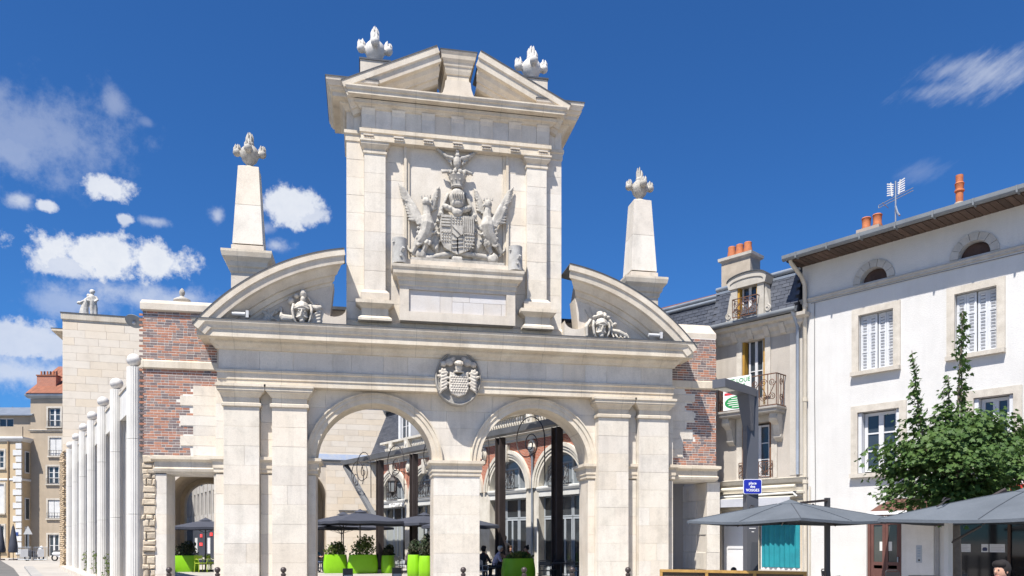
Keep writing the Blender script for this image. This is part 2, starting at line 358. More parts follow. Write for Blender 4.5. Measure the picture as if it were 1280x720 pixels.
def grille(mb, x0, x1, z0, z1, y, r=.012, n=4, fancy=True):
    """wrought-iron guard: rails, uprights and scrolls"""
    for z in (z0, z1): mb.bar((x0, y, z), (x1, y, z), r * 2.4)
    w = (x1 - x0) / n
    for i in range(n + 1): mb.bar((x0 + i * w, y, z0), (x0 + i * w, y, z1), r * 1.6)
    if fancy:
        h = z1 - z0
        for i in range(n):
            cx = x0 + (i + .5) * w; q = min(w * .42, h * .22); sg = 1 if i % 2 else -1
            for cz, a in ((z0 + h * .74, 0), (z0 + h * .27, pi)):
                mb.tube(spiral((cx, cz), q, q * .2, a, a + sg * 3.4 * pi, 18, y), r, 4)
            mb.tube([(cx - sg * q, y, z0 + h * .74), (cx, y, z0 + h * .5), (cx + sg * q, y, z0 + h * .27)], r, 4)
    return mb
# ------------------------------------------------------------------ ground
PAVE = mat('pale_paving', (.38, .355, .32), (.31, .29, .265), scale=.6, rough=.85, fine=.08, bump=.2)
ASPH = mat('asphalt', (.13, .125, .12), (.10, .097, .093), scale=.5, rough=.9, fine=.12, bump=.3)
MB().add([(-900, -900, 0), (900, -900, 0), (900, 1500, 0), (-900, 1500, 0)], [(0, 1, 2, 3)]).build('ground', PAVE, None, None, 'structure')
MB().add([(-40, -30, .004), (-14.5, -30, .004), (-9.0, 24, .004), (-19.5, 49, .004), (-28, 68, .004), (-60, 68, .004), (-60, 20, .004)], [tuple(range(7))]).build('road', ASPH, None, None, 'structure')
MB().prismz([(-14.3, -30), (-13.9, -30), (-8.4, 24.3), (-8.8, 24.3)], -.05, .11).build('kerb', mat('kerb_stone', (.34, .33, .31), (.27, .26, .25), joint=1.0), None, None, 'structure')
MB().prismz([(-8.85, 24.3), (-8.4, 24.3), (-18.7, 49.5), (-19.15, 49.5)], -.05, .11).build('kerb', MATS['kerb_stone'], None, None, 'structure')
# ------------------------------------------------------------------ the stone gate
GATE = thing('stone_gate', 'pale limestone triumphal gate with two round arches, attic tower and carved coat of arms', 'gate', (2.86, 24.4, 0))
g = GATE
AC = 2.5; AR = 1.77; ZS = 4.03
def sweep(mb, path, prof, end=None, m=0):
    """moulding swept along a path of (x, z, nx, nz, tx, tz); end shift pulls the last profile back along the path (returned end)"""
    R = []
    for i, (x, z, nx, nz, tx, tz) in enumerate(path):
        r = []
        for dn, y in prof:
            sx = 0
            if end is not None: sx = end(y) * i / (len(path) - 1)
            r.append((x + nx * dn - tx * sx, y, z + nz * dn - tz * sx))
        R.append(r)
    return mb.rings(R, m=m)
# core wall behind the facing stones
core = MB(); arch_wall(core, -7.12, 7.12, 0, 7.3, .05, 1.05, [(-AC, ZS, AR, 0), (AC, ZS, AR, 0)], 20)
core.build('wall_core', STONEP, g)
# spandrel facing
spw = MB(); arch_wall(spw, -4.5, 4.5, 0.02, 6.2, .045, .052, [(-AC, ZS, AR + .05, .02), (AC, ZS, AR + .05, .02)], 20); spw = spw.build('spandrel_wall', MORTAR, g)
courses(spw, -4.5, 4.5, ZS, 6.14, 0, .54, 1.05, cut=arch_cut([(-AC, ZS, AR + .12), (AC, ZS, AR + .12)]), d=.05)
for xa, xb in ((-4.5, -AC - AR), (AC + AR, 4.5)): courses(spw, xa, xb, 0, 3.55, 0, .59, 2, d=.05)
for xa, xb in ((-7.12, -6.85), (-5.85, -5.5), (5.5, 5.85), (6.85, 7.12)):
    courses(spw, xa, xb, 0, 3.55, -.13, .59, 2, d=.18); courses(spw, xa, xb, 4.06, 6.14, -.13, .55, 2, d=.18)
for sx in (-1, 1):
    a = MB(); arch_ring(a, sx * AC, ZS, AR - .012, AR + .13, -.05, 1.07, n=28); arch_ring(a, sx * AC, ZS, AR + .13, AR + .25, -.085, .05, n=28); arch_ring(a, sx * AC, ZS, AR + .25, AR + .29, -.12, .05, n=28)
    a.build('archivolt', STONEM, g, 35)
IMP = [(0, 3.57), (.05, 3.60), (.05, 3.69), (.085, 3.72), (.085, 3.90), (.15, 3.95), (.19, 3.97), (.19, 4.06), (.02, 4.075)]
# middle pier
mp = MB().box(-.69, .69, -.06, 1.1, 0, 3.6).build('middle_pier', MORTAR, g)
for k in range(6): block(mp, -.72, .72, k * .595, (k + 1) * .595, -.11, STONE, .12)
MB().stack(-.72, .72, -.11, 1.14, [(o * .8, z) for o, z in IMP]).build('impost', STONEM, g)
for xa, xb in ((-4.53, -AC - AR + .02), (AC + AR - .02, 4.53), (-7.14, -6.8), (-5.86, -5.49), (5.49, 5.86), (6.8, 7.14)):
    MB().stack(xa, xb, .0 if abs(xa) < 5 and abs(xb) < 5 else -.13, 1.08, [(o * (.8 if abs(xa) < 5 else .7), z) for o, z in IMP]).build('impost', STONEM, g)
# pilasters
CAP = [(0, 5.50), (.055, 5.52), (.06, 5.60), (.0, 5.63), (0, 5.78), (.03, 5.80), (.10, 5.90), (.15, 5.935), (.15, 5.96), (.17, 5.97), (.17, 6.06), (.205, 6.07), (.205, 6.14)]
for xc in (-6.36, -5.0, 5.0, 6.36):
    p = MB().box(xc - .47, xc + .47, -.36, .04, 0, 5.55).build('pilaster', MORTAR, g)
    for k in range(9):
        z0 = .35 + k * .572
        if random.random() < .22: q = xc + random.uniform(-.15, .15); block(p, xc - .5, q, z0, z0 + .572, -.4, STONE, .41); block(p, q, xc + .5, z0, z0 + .572, -.4, STONE, .41)
        else: block(p, xc - .5, xc + .5, z0, z0 + .572, -.4, STONE, .41)
    MB().stack(xc - .5, xc + .5, -.4, .04, [(.09, 0), (.09, .2), (.05, .22), (.05, .3), (0, .34)], back=False).build('pilaster_base', STONEM, p)
    MB().stack(xc - .5, xc + .5, -.4, .04, CAP, back=False).build('capital', STONEM, p)
# entablature
MB().stack(-7.0, 7.0, -.38, 1.05, [(0, 6.14), (0, 6.30), (.025, 6.31), (.025, 6.49), (.07, 6.52), (.07, 6.58), (0, 6.60)]).build('architrave', STONEM, g)
fz = MB().box(-6.97, 6.97, -.34, 1.05, 6.58, 7.2).build('frieze', MORTAR, g)
x = -7.0
while x < 6.9:
    w = random.choice((.72, .95, 1.15, .55)); x2 = min(7.0, x + w);
    if 7.0 - x2 < .4: x2 = 7.0
    block(fz, x, x2, 6.6, 7.17, -.375, STONE, .06); x = x2
MB().stack(-7.0, 7.0, -.38, 1.05, [(0, 7.16), (.06, 7.17), (.10, 7.24), (.19, 7.30), (.21, 7.33), (.21, 7.40), (.50, 7.42), (.50, 7.62), (.54, 7.64), (.56, 7.72), (.62, 7.80), (.63, 7.88), (.0, 7.98)]).build('cornice', STONEM, g)
MB().stack(-7.0, 7.0, -.38, 1.05, [(.645, 7.868), (.645, 7.895), (0, 7.99)]).build('lead_flashing', LEAD, g)
# curved half pediments
R0 = 6.61
CP = [(a_ * .93, b_) for a_, b_ in [(0, -1.0), (-.19, -1.0), (-.21, -.955), (-.42, -.93), (-.44, -.80), (-.50, -.76), (-.60, -.66), (-.64, -.64), (-.66, -.56), (-.80, -.50), (-.82, -.44), (-.9, -.42), (-.9, .3), (0, .3)]]
for sx in (-1, 1):
    cx, cz = 2.41, 3.57
    path = []
    for i in range(29):
        t = radians(38.5 + (81.4 - 38.5) * i / 28); path.append((sx * (cx + R0 * cos(t)), cz + R0 * sin(t), sx * cos(t), sin(t), -sx * sin(t), cos(t)))
    m_ = MB(); sweep(m_, path, CP, end=lambda y: max(0, (1.0 + min(y, -.42)) * .85)); m_.build('curved_pediment', mat('pediment_limestone', (.62, .56, .47), (.53, .46, .37), scale=1.4, fine=.09, bump=.2, streak=.15, grime=.12), g, 30)
    m_ = MB(); sweep(m_, path, [(.0, -1.015), (.03, -1.015), (.03, .3), (.0, .3)]); m_.build('lead_edge', LEAD, g)
    P = [(sx * 3.88, 7.9)]
    for i in range(15):
        t = radians(77.0 + (36 - 77.0) * i / 14); r = R0 - .77; P.append((sx * (cx + r * cos(t)), cz + r * sin(t)))
    P.append((P[-1][0], 7.9)) if P[-1][1] > 7.9 else None
    MB().prism([q for q in P if q[1] >= 7.89], -.40, .25).build('tympanum', STONEP, g)
    # low scooped stone beside the tower and roof wall behind
    Q = [(sx * 3.36, 7.9), (sx * 3.36, 8.55)] + [(sx * (3.72 - .36 * cos(pi * i / 8)), 8.5 - .26 * sin(pi * i / 8)) for i in range(9)] + [(sx * 4.12, 8.5), (sx * 4.12, 7.9)]
    MB().prism(Q, -.5, -.1).build('scooped_stone', STONEP, g)
    MB().box(sx * 2, sx * 4.9, 1.2, 1.6, 7.3, 8.92).build('rear_wall', STONEP, g); MB().box(sx * 2, sx * 5.0, 1.1, 1.7, 8.92, 9.02).build('rear_coping', LEAD, g)
    MB().box(sx * 3.3, sx * 7.0, .3, 1.05, 7.3, 8.1).build('roof_stone', STONEP, g)
# obelisks
def urn(mb, cx, cy, z, k):
    mb.lathe([(.15 * k, z), (.16 * k, z + .04 * k), (.09 * k, z + .09 * k), (.11 * k, z + .14 * k), (.21 * k, z + .24 * k), (.27 * k, z + .38 * k), (.28 * k, z + .46 * k), (.25 * k, z + .58 * k), (.17 * k, z + .67 * k), (.13 * k, z + .70 * k)], cx, cy, 18)
    def knob(c, r, n, h):
        mb.ell(c, (r, r, r), nu=12, nv=8); c = Vector(c)
        for q in range(n):
            a = 2 * pi * q / max(1, n - 1); o_ = Vector((cos(a), sin(a), 0)) * r * .55 * (q > 0); b = c + o_ + Vector((0, 0, r * .55)); hh = h * random.uniform(.75, 1.2) * (1.15 if q == 0 else 1)
            mb.tube([b, b + Vector((0, 0, hh * .55)) + o_ * .18, b + Vector((0, 0, hh)) - o_ * .1], [r * .36, r * .26, .012], 6)
    knob((cx, cy, z + .74 * k), .135 * k, 7, .27 * k)
    for q in range(4):
        a = pi / 2 * q; d = (cos(a), sin(a)); mb.tube([(cx + d[0] * .2 * k, cy + d[1] * .2 * k, z + .44 * k), (cx + d[0] * .36 * k, cy + d[1] * .36 * k, z + .47 * k)], [.10 * k, .085 * k], 8); knob((cx + d[0] * .37 * k, cy + d[1] * .37 * k, z + .48 * k), .125 * k, 7, .15 * k)
    return mb
for sx in (-1, 1):
    cx, cy = sx * 6.28, .72
    ob = MB().stack(cx - .47, cx + .47, cy - .47, cy + .47, [(0, 7.7), (0, 9.62)]).build('obelisk', STONEP, g)
    MB().stack(cx - .47, cx + .47, cy - .47, cy + .47, [(0, 9.62), (.04, 9.66), (.05, 9.76), (.10, 9.80), (.13, 9.93), (.21, 10.02), (.23, 10.05), (.26, 10.18), (.26, 10.25), (.02, 10.28)]).build('pedestal_cap', STONEM, ob)
    MB().stack(cx - .47, cx + .47, cy - .47, cy + .47, [(0, 10.25), (0, 10.46), (-.08, 10.5)]).build('base_block', STONEP, ob)
    def sh(z0, z1):
        f = lambda z: .44 + (.30 - .44) * (z - 10.52) / 2.4
        return MB().rings([[(cx - f(z), cy - f(z), z), (cx + f(z), cy - f(z), z), (cx + f(z), cy + f(z), z), (cx - f(z), cy + f(z), z)] for z in (z0, z1)])
    sh(10.52, 11.72).build('shaft_stone', STONE, ob); sh(11.73, 12.92).build('shaft_stone', STONE, ob)
    MB().stack(cx - .30, cx + .30, cy - .30, cy + .30, [(0, 12.92), (-.12, 12.99), (-.2, 13.0)]).build('shaft_tip', STONEP, ob)
    urn(MB(), cx, cy, 12.97, 1.0).build('flaming_urn', CARVE, ob, 40)
# ------------------------------------------------------------------ attic tower of the gate
TY = -.1
tw = MB(); tw.box(-3.33, 3.33, TY + .03, 1.3, 7.9, 14.7); tw = tw.build('attic_tower', MORTAR, g)
MB().stack(-3.36, 3.36, TY, 1.33, [(.12, 7.95), (.12, 8.22), (.06, 8.27), (0, 8.33)]).build('tower_plinth', STONEM, g)
for xa, xb in ((-3.36, -2.83), (2.83, 3.36)): courses(tw, xa, xb, 8.3, 13.71, TY, .52, .8, d=.06)
for xa, xb in ((-2.2, -1.62), (1.62, 2.2)): courses(tw, xa, xb, 9.9, 13.71, TY, .52, .9, d=.06)
for xa, xb in ((-2.2, -1.75), (1.75, 2.2)): courses(tw, xa, xb, 8.3, 9.9, TY, .52, .9, d=.06)
courses(tw, -1.46, 1.46, 10.2, 13.8, TY + .14, .5, .85, d=.02, m=STONE)
for xa, xb, za, zb, y, w in ((-1.63, 1.63, 10.12, 13.86, TY - .08, .08), (-1.55, 1.55, 10.2, 13.79, TY - .025, .09)):
    f = MB(); f.box(xa, xa + w, y, TY + .1, za, zb); f.box(xb - w, xb, y, TY + .1, za, zb); f.box(xa + w, xb - w, y, TY + .1, zb - w, zb); f.box(xa + w, xb - w, y, TY + .1, za, za + w); f.build('panel_frame', STONEM, g)
for sx in (-1, 1):
    xc = sx * 2.51; y = TY - .2
    p = MB().box(xc - .29, xc + .29, y + .04, TY + .02, 8.2, 13.4).build('tower_pilaster', MORTAR, g)
    for k in range(7): block(p, xc - .32, xc + .32, 9.16 + k * .592, 9.16 + (k + 1) * .592, y, STONE, .2)
    MB().stack(xc - .32, xc + .32, y, TY + .02, [(0, 13.28), (.03, 13.30), (.03, 13.36), (0, 13.38), (0, 13.44), (.06, 13.50), (.10, 13.55), (.10, 13.62), (.13, 13.63), (.13, 13.68)], back=False).build('capital', STONEM, p)
    MB().stack(xc - .37, xc + .37, y - .05, TY + .02, [(.06, 8.83), (.06, 9.06), (.03, 9.09), (-.02, 9.16)], back=False).build('pilaster_base', STONEP, p)
    MB().stack(xc - .40, xc + .40, y - .12, TY + .02, [(.10, 8.2), (.10, 8.27), (0, 8.36), (0, 8.58), (.03, 8.60), (.10, 8.65), (.17, 8.70), (.17, 8.80), (.05, 8.835)], back=False).build('pedestal', STONEM, p)
# inscription tablet
tb = MB().box(-1.75, 1.75, -.42, TY, 8.25, 9.28)
holed(tb, -1.78, 1.78, 8.25, 9.32, -.5, -.40, [(-1.5, 1.5, 8.53, 9.2)]); tb = tb.build('tablet', STONEP, g)
TAB = mat('grey_tablet_stone', (.56, .55, .56), (.50, .45, .39), scale=2, rnd=.7, fine=.07)
for a, b, c, d in ((-1.5, -.55, 8.53, 9.2), (-.55, -.18, 8.53, 9.2), (-.18, .16, 8.53, 8.9), (-.18, .36, 8.9, 9.2), (.16, .80, 8.53, 8.9), (.36, 1.5, 8.9, 9.2), (.80, 1.36, 8.53, 8.9), (1.36, 1.5, 8.53, 8.9)): block(tb, a, b, c, d, -.435, TAB, .03, .004)
MB().stack(-1.78, 1.78, -.5, TY, [(0, 9.30), (.03, 9.32), (.03, 9.44), (.06, 9.46), (.08, 9.54), (.14, 9.58), (.19, 9.62), (.20, 9.74), (.24, 9.80), (.25, 9.88), (0, 9.92)], back=False).build('tablet_cornice', STONEM, g)
MB().box(-1.62, 1.62, -.45, TY, 9.92, 10.12).build('relief_ledge', STONEP, g)
# tower entablature
MB().stack(-3.36, 3.36, TY, 1.3, [(0, 13.70), (.02, 13.71), (.03, 13.72), (.03, 13.9), (.07, 13.93), (.07, 14.03), (0, 14.05)]).build('tower_architrave', STONEM, g)
MB().stack(-2.93, 2.93, TY - .22, TY, [(0, 13.68), (0, 13.9), (.04, 13.92), (.04, 14.03), (0, 14.05)], back=False).build('tower_architrave', STONEM, g)
for k in range(7):
    xk = -2.7 + k * .9; q = MB().box(xk - .15, xk + .15, TY - .29, TY - .22, 13.80, 13.84)
    for i in range(6): q.lathe([(.014, 13.80), (.026, 13.73)], xk - .125 + i * .05, TY - .25, 6)
    q.build('guttae', STONEP, tw)
tf = MB().box(-3.33, 3.33, TY + .02, 1.28, 14.04, 14.7).build('tower_frieze', MORTAR, g)
for xa, xb in ((-3.36, -3.14), (-3.14, -2.93), (2.93, 3.14), (3.14, 3.36)): block(tf, xa, xb, 14.05, 14.62, TY, STONE, .06)
for k in range(7):
    xk = -2.7 + k * .9
    MB().prismx([(TY - .24, 14.05), (TY - .24, 14.45), (TY - .27, 14.56), (TY - .31, 14.62), (TY, 14.62), (TY, 14.05)], xk - .2, xk + .2).build('triglyph', STONE, tf)
    if k < 6: block(tf, xk + .2, xk + .7, 14.05, 14.62, TY - .222, STONE, .22)
for a, b in ((-2.93, -2.9), (2.9, 2.93)): MB().box(a, b, TY - .21, TY, 14.05, 14.62).build('frieze_end', STONEP, tf)
MB().stack(-3.36, 3.36, TY, 1.3, [(0, 14.60), (.05, 14.62), (.12, 14.70), (.2, 14.74), (.2, 14.80), (.40, 14.82), (.40, 14.94), (.46, 14.97), (.50, 15.05), (.53, 15.06), (.0, 15.07)]).build('tower_cornice', STONEM, g)
MB().stack(-2.93, 2.93, TY - .22, 1.0, [(0, 14.60), (.05, 14.62), (.10, 14.68), (.18, 14.71), (.18, 14.84), (.38, 14.855), (.38, 14.96), (.42, 14.98), (.45, 15.045), (.45, 15.085), (.0, 15.10)], back=False).build('tower_cornice', STONEM, g)
RK = [(a_ * 1.42, b_) for a_, b_ in [(0, -.72), (-.13, -.71), (-.15, -.66), (-.29, -.64), (-.30, -.50), (-.38, -.46), (-.44, -.36), (-.47, -.34), (-.48, -.28), (-.56, -.22), (-.58, -.12), (-.58, 1.1), (0, 1.1)]]
for sx in (-1, 1):
    MB().stack(*sorted((sx * 3.36, sx * 3.0)), TY, 1.3, [(.5, 15.06), (.53, 15.13), (.58, 15.20), (.59, 15.30), (0, 15.33)]).build('cornice_end', STONEP, g)
    MB().stack(*sorted((sx * 3.36, sx * 3.0)), TY, 1.3, [(.605, 15.29), (.605, 15.318), (0, 15.35)]).build('lead_edge', LEAD, g)
    a, b = Vector((sx * 3.5, 15.17)), Vector((sx * .66, 16.52)); t = (b - a).normalized(); n = Vector((-t.y, t.x)); n = n if n.y > 0 else -n
    path = [(p.x, p.y, n.x, n.y, t.x, t.y) for p in (a, a.lerp(b, .5), b)]
    m_ = MB(); sweep(m_, path, RK, end=lambda y: max(0, (.72 + min(y, -.2)) * .6)); m_.build('raking_pediment', MATS['pediment_limestone'], g)
    m_ = MB(); sweep(m_, path, [(0, -.735), (.03, -.735), (.03, 1.1), (0, 1.1)]); m_.build('lead_edge', LEAD, g)
    MB().prism([(sx * 3.1, 15.06), (sx * 1.12, 15.06), (sx * 1.12, 15.78), (sx * 2.9, 15.06)][:4], -.13, 1.0).build('tympanum', STONEP, g)
    MB().prism([(sx * .95, 15.06), (sx * 1.25, 15.06), (sx * 1.25, 15.65), (sx * 1.02, 15.34)], -.16, .5).build('scroll_stone', STONEP, g)
    MB().box(sx * 2.5 - .45, sx * 2.5 + .45, .1, .95, 15.2, 16.36).build('urn_pedestal', STONEP, g); MB().box(sx * 2.5 - .48, sx * 2.5 + .48, .07, .98, 16.36, 16.41).build('lead_edge', LEAD, g)
    urn(MB(), sx * 2.5, .5, 16.4, 1.12).build('flaming_urn', mat('white_carved_stone', (.60, .58, .55), (.46, .44, .41), scale=5, fine=.1, bump=.3), g, 40)
P = [(-.85, 15.06), (-.72, 15.08), (-.58, 15.16), (-.47, 15.30), (-.41, 15.48), (-.39, 15.66), (-.34, 15.70)]
MB().prism(P + [(-x, z) for x, z in P[::-1]], -.45, .9).build('crowning_block', STONEP, g)
MB().stack(-.34, .34, -.42, .9, [(0, 15.66), (0, 15.86), (.03, 15.88), (.06, 15.98), (.08, 16.08), (.10, 16.1), (.12, 16.2), (.17, 16.28), (.19, 16.40), (.22, 16.46), (.22, 16.5)]).build('crowning_cap', STONEM, g)
MB().stack(-.34, .34, -.42, .9, [(.235, 16.49), (.235, 16.52), (0, 16.54)]).build('lead_edge', LEAD, g)
# ------------------------------------------------------------------ carved coat of arms on the tower
ca = MB().box(-1.45, 1.45, -.44, TY + .1, 10.12, 10.2).build('coat_of_arms', CARVE, g)
def G(zx, zy, y=0.): return ((zx - 337) * .0057, y, 14.027 - .00565 * zy + .00047 * (zx - 337))
def wing(mb, root, tip, n, width, y, side):
    """fan of overlapping feathers from shoulder to tip"""
    r, t = Vector(root), Vector(tip); d = t - r; L = d.length; d.normalize(); q = Vector((d.z, 0, -d.x)) * side
    mb.tube([r, r + d * L * .5 + Vector((0, -.02, 0)), t], [.10, .08, .03], 7)
    for i in range(n):
        f = i / (n - 1); b = r + d * L * (.05 + .75 * f); ang = .95 - .75 * f
        e = b + (d * cos(ang) + q * sin(ang)) * (width * (1 - .25 * f)) + Vector((0, .02, 0))
        if f > .5: e = b + (d * cos(ang) + q * sin(ang)) * width * 1.05
        mb.tube([b, b.lerp(e, .55) + Vector((0, -.03, 0)), e], [.045, .055, .022], 6)
    for i in range(n):
        f = i / (n - 1); b = r + d * L * (.0 + .5 * f) + Vector((0, -.05, 0)); e = b + (d * .25 + q) * width * .42
        mb.tube([b, e], [.045, .03], 5)
FY = TY + .1
# shield with quarterings
P = [(-.5, 11.62), (.5, 11.62), (.55, 11.3), (.52, 10.85), (.42, 10.62), (.2, 10.5), (0, 10.42), (-.2, 10.5), (-.42, 10.62), (-.52, 10.85), (-.55, 11.3)]
s_ = MB().prism(P, FY - .3, FY); 
for i in range(4): s_.box(-.5, -.22, FY - .335, FY - .28, 11.26 + i * .09, 11.31 + i * .09)
for i in range(5): s_.box(.22 + i * .065, .25 + i * .065, FY - .335, FY - .28, 11.1, 11.6)
for i in range(4):
    for j in range(4): s_.ell((-.46 + j * .075, FY - .3, 10.82 + i * .09), (.03, .045, .035), nu=6, nv=4)
for i in range(5):
    for j in range(4): s_.ell((.24 + j * .08 + .03 * (i % 2), FY - .3, 10.65 + i * .1), (.035, .05, .03), (0, .6 * (j % 2), .3), nu=6, nv=4)
s_.box(-.21, -.19, FY - .33, FY - .28, 10.5, 11.62); s_.box(.18, .2, FY - .33, FY - .28, 10.5, 11.62); s_.box(-.5, .5, FY - .33, FY - .28, 11.06, 11.085)
P2 = [(-.15, 11.3), (.16, 11.3), (.16, 11.05), (.0, 10.93), (-.15, 11.05)]; s_.prism(P2, FY - .345, FY - .28); s_.bar((-.14, FY - .35, 11.28), (.14, FY - .35, 11.02), .07, .06)
for i in range(4):
    for j in range(3): s_.ell((-.13 + i * .085, FY - .3, 11.38 + j * .08), (.03, .045, .03), nu=6, nv=4)
for i in range(3): s_.bar((-.17, FY - .3, 10.6 + i * .13), (.17, FY - .3, 10.66 + i * .12), .03, .07); s_.bar((0, FY - .3, 10.5), (0, FY - .3, 10.92), .03, .07)
s_.build('shield', CARVE, ca)
# helmet, ruff, crown, mantle
h = MB(); h.ell((0, FY - .2, 12.2), (.26, .26, .30)); h.ell((0, FY - .22, 11.98), (.22, .24, .16))
h = sculpt(h, 'helmet', CARVE, ca, .025); hb = MB()
for i in range(6): hb.tube([(-.17 + i * .068, FY - .40, 12.3), (-.17 + i * .068, FY - .485, 12.2), (-.17 + i * .068, FY - .45, 12.08)], .018, 5)
hb.build('visor_bars', CARVE, ca, 40)
h = MB()
for q in range(7):
    x = -.33 + q * .11; h.ell((x, FY - .24, 11.93 - .12 * (1 - abs(x) / .36) - .05), (.1, .12, .1), nu=8, nv=5)
h.ell((0, FY - .28, 11.72), (.17, .12, .14)); h.ell((-.38, FY - .2, 11.92), (.1, .1, .08)); h.ell((.38, FY - .2, 11.92), (.1, .1, .08)); sculpt(h, 'ruff', CARVE, ca, .025, 1)
h = MB(); h.lathe([(.17, 12.48), (.20, 12.52), (.18, 12.58), (.21, 12.66), (.25, 12.80), (.27, 12.84), (.24, 12.90)], 0, FY - .2, 18)
for q in range(10):
    a = 2 * pi * q / 10; h.ell((.26 * cos(a), FY - .2 + .26 * sin(a), 12.93), (.05, .05, .07), nu=6, nv=5); h.ell((.22 * cos(a), FY - .2 + .22 * sin(a), 12.7), .03, nu=5, nv=4)
h.build('crown', CARVE, ca, 40)
m_ = MB()
for sx in (-1, 1):
    for k in range(3):
        a, b = G(337 + sx * (45 + 8 * k), 290 + 10 * k, FY - .12 + .03 * k), G(337 + sx * (150 - 18 * k), 560 + 20 * k, FY - .1)
        a, b = Vector(a), Vector(b); m_.tube([a, a.lerp(b, .35) + Vector((sx * .02, -.06, 0)), a.lerp(b, .7) + Vector((-sx * .03, .0, 0)), b + Vector((0, -.06, 0)), b + Vector((-sx * .05, 0, -.14))], [.05, .06, .06, .08, .04], 7)
    m_.prism([(sx * .1, 12.35), (sx * .9, 10.75), (sx * .75, 10.55), (sx * .5, 10.6), (sx * .5, 11.6)], FY - .1, FY)
    for k in range(5): m_.ell(G(337 + sx * (100 - 4 * k + 10 * (k % 2)), 420 + 34 * k, FY - .22), (.06, .07, .05), (0, sx * .5, 0), 7, 5)
    m_.tube(spiral((sx * .52, 11.62), .09, .03, 0, 5, 12, FY - .25), .035, 5)
sculpt(m_, 'mantling', CARVE, ca, .028, 1)
# eagle on the crown
e = MB(); c = G(338, 130, FY - .22)
e.ell(c, (.13, .13, .22)); e.ell(G(337, 75, FY - .24), (.065, .075, .075)); e.tube([G(334, 72, FY - .3), G(328, 74, FY - .36)], [.035, .008], 5)
for k in range(3): e.ell(G(338, 95 + 22 * k, FY - .28), (.08, .06, .07), nu=7, nv=5)
for sx in (-1, 1):
    sh_ = G(337 + sx * 22, 105, FY - .2); el = G(337 + sx * 55, 100, FY - .22); tp = G(337 + sx * 122, 36 if sx < 0 else 52, FY - .18)
    e.tube([sh_, el, tp], [.07, .06, .03], 6)
    for i in range(8):
        f = i / 7; b = Vector(sh_).lerp(Vector(tp), .15 + .85 * f); e_ = b + Vector((-sx * .04 + sx * .05 * f, 0, -.28 + .2 * f)); e.tube([b, e_], [.04, .022], 5)
    e.tube([G(337 + sx * 10, 165, FY - .22), G(337 + sx * 14, 190, FY - .26)], [.06, .05], 6)
    e.tube([G(337 + sx * 8, 185, FY - .2), G(337 + sx * 45, 180, FY - .24), G(337 + sx * 80, 190 - 10 * (sx < 0), FY - .2), G(337 + sx * 86, 165 if sx < 0 else 200, FY - .18)], [.05, .06, .05, .02], 6)
sculpt(e, 'eagle', CARVE, ca, .016, 1)
# two crowned winged supporters
for sx in (-1, 1):
    b = MB(); X = (lambda zx: zx) if sx < 0 else (lambda zx: 674 - zx)
    def Q(zx, zy, y=FY - .22): return G(X(zx), zy + (14 if sx > 0 else 0), y)
    b.tube([Q(168, 425), Q(174, 470, FY - .25), Q(162, 520), Q(132, 565)], [.17, .24, .22, .16], 9)
    b.tube([Q(172, 440), Q(172, 400), Q(168, 365)], [.17, .13, .12], 8); b.ell(Q(168, 350, FY - .26), (.13, .13, .14))
    b.tube([Q(180, 352, FY - .28), Q(196, 358, FY - .3), Q(198, 372, FY - .3)], [.06, .04, .012], 6)
    for k in range(4): b.tube([Q(146 + 15 * k, 330, FY - .26), Q(143 + 16 * k, 310, FY - .27)], [.035, .02], 5)
    b.tube([Q(135, 550), Q(112, 585), Q(92, 625)], [.16, .11, .07], 7); b.tube([Q(92, 620), Q(75, 600, FY - .18), Q(70, 575, FY - .15)], [.05, .04, .02], 6)
    b.tube([Q(165, 540), Q(165, 585), Q(150, 620)], [.16, .11, .07], 7); b.tube([Q(150, 622), Q(168, 628)], [.05, .03], 5); b.tube([Q(92, 628), Q(110, 634)], [.05, .03], 5)
    b.tube([Q(185, 470), Q(212, 490, FY - .3), Q(222, 470, FY - .32)], [.08, .06, .03], 6); b.tube([Q(180, 500), Q(208, 520, FY - .3), Q(225, 510, FY - .3)], [.08, .05, .03], 6)
    random.seed(5)
    for k in range(26): b.ell(Q(random.uniform(120, 190), random.uniform(450, 590), FY - .36 + random.uniform(0, .05)), (.05, .03, .06), (0, .5, 0), 6, 4)
    wing(b, Q(150, 470, FY - .3), Q(52, 268, FY - .2), 13, .44, 0, sx * 1)
    wing(b, Q(185, 390, FY - .12), Q(226, 268, FY - .1), 8, .26, 0, -sx * 1)
    sculpt(b, 'winged_supporter', CARVE, ca, .017, 1)
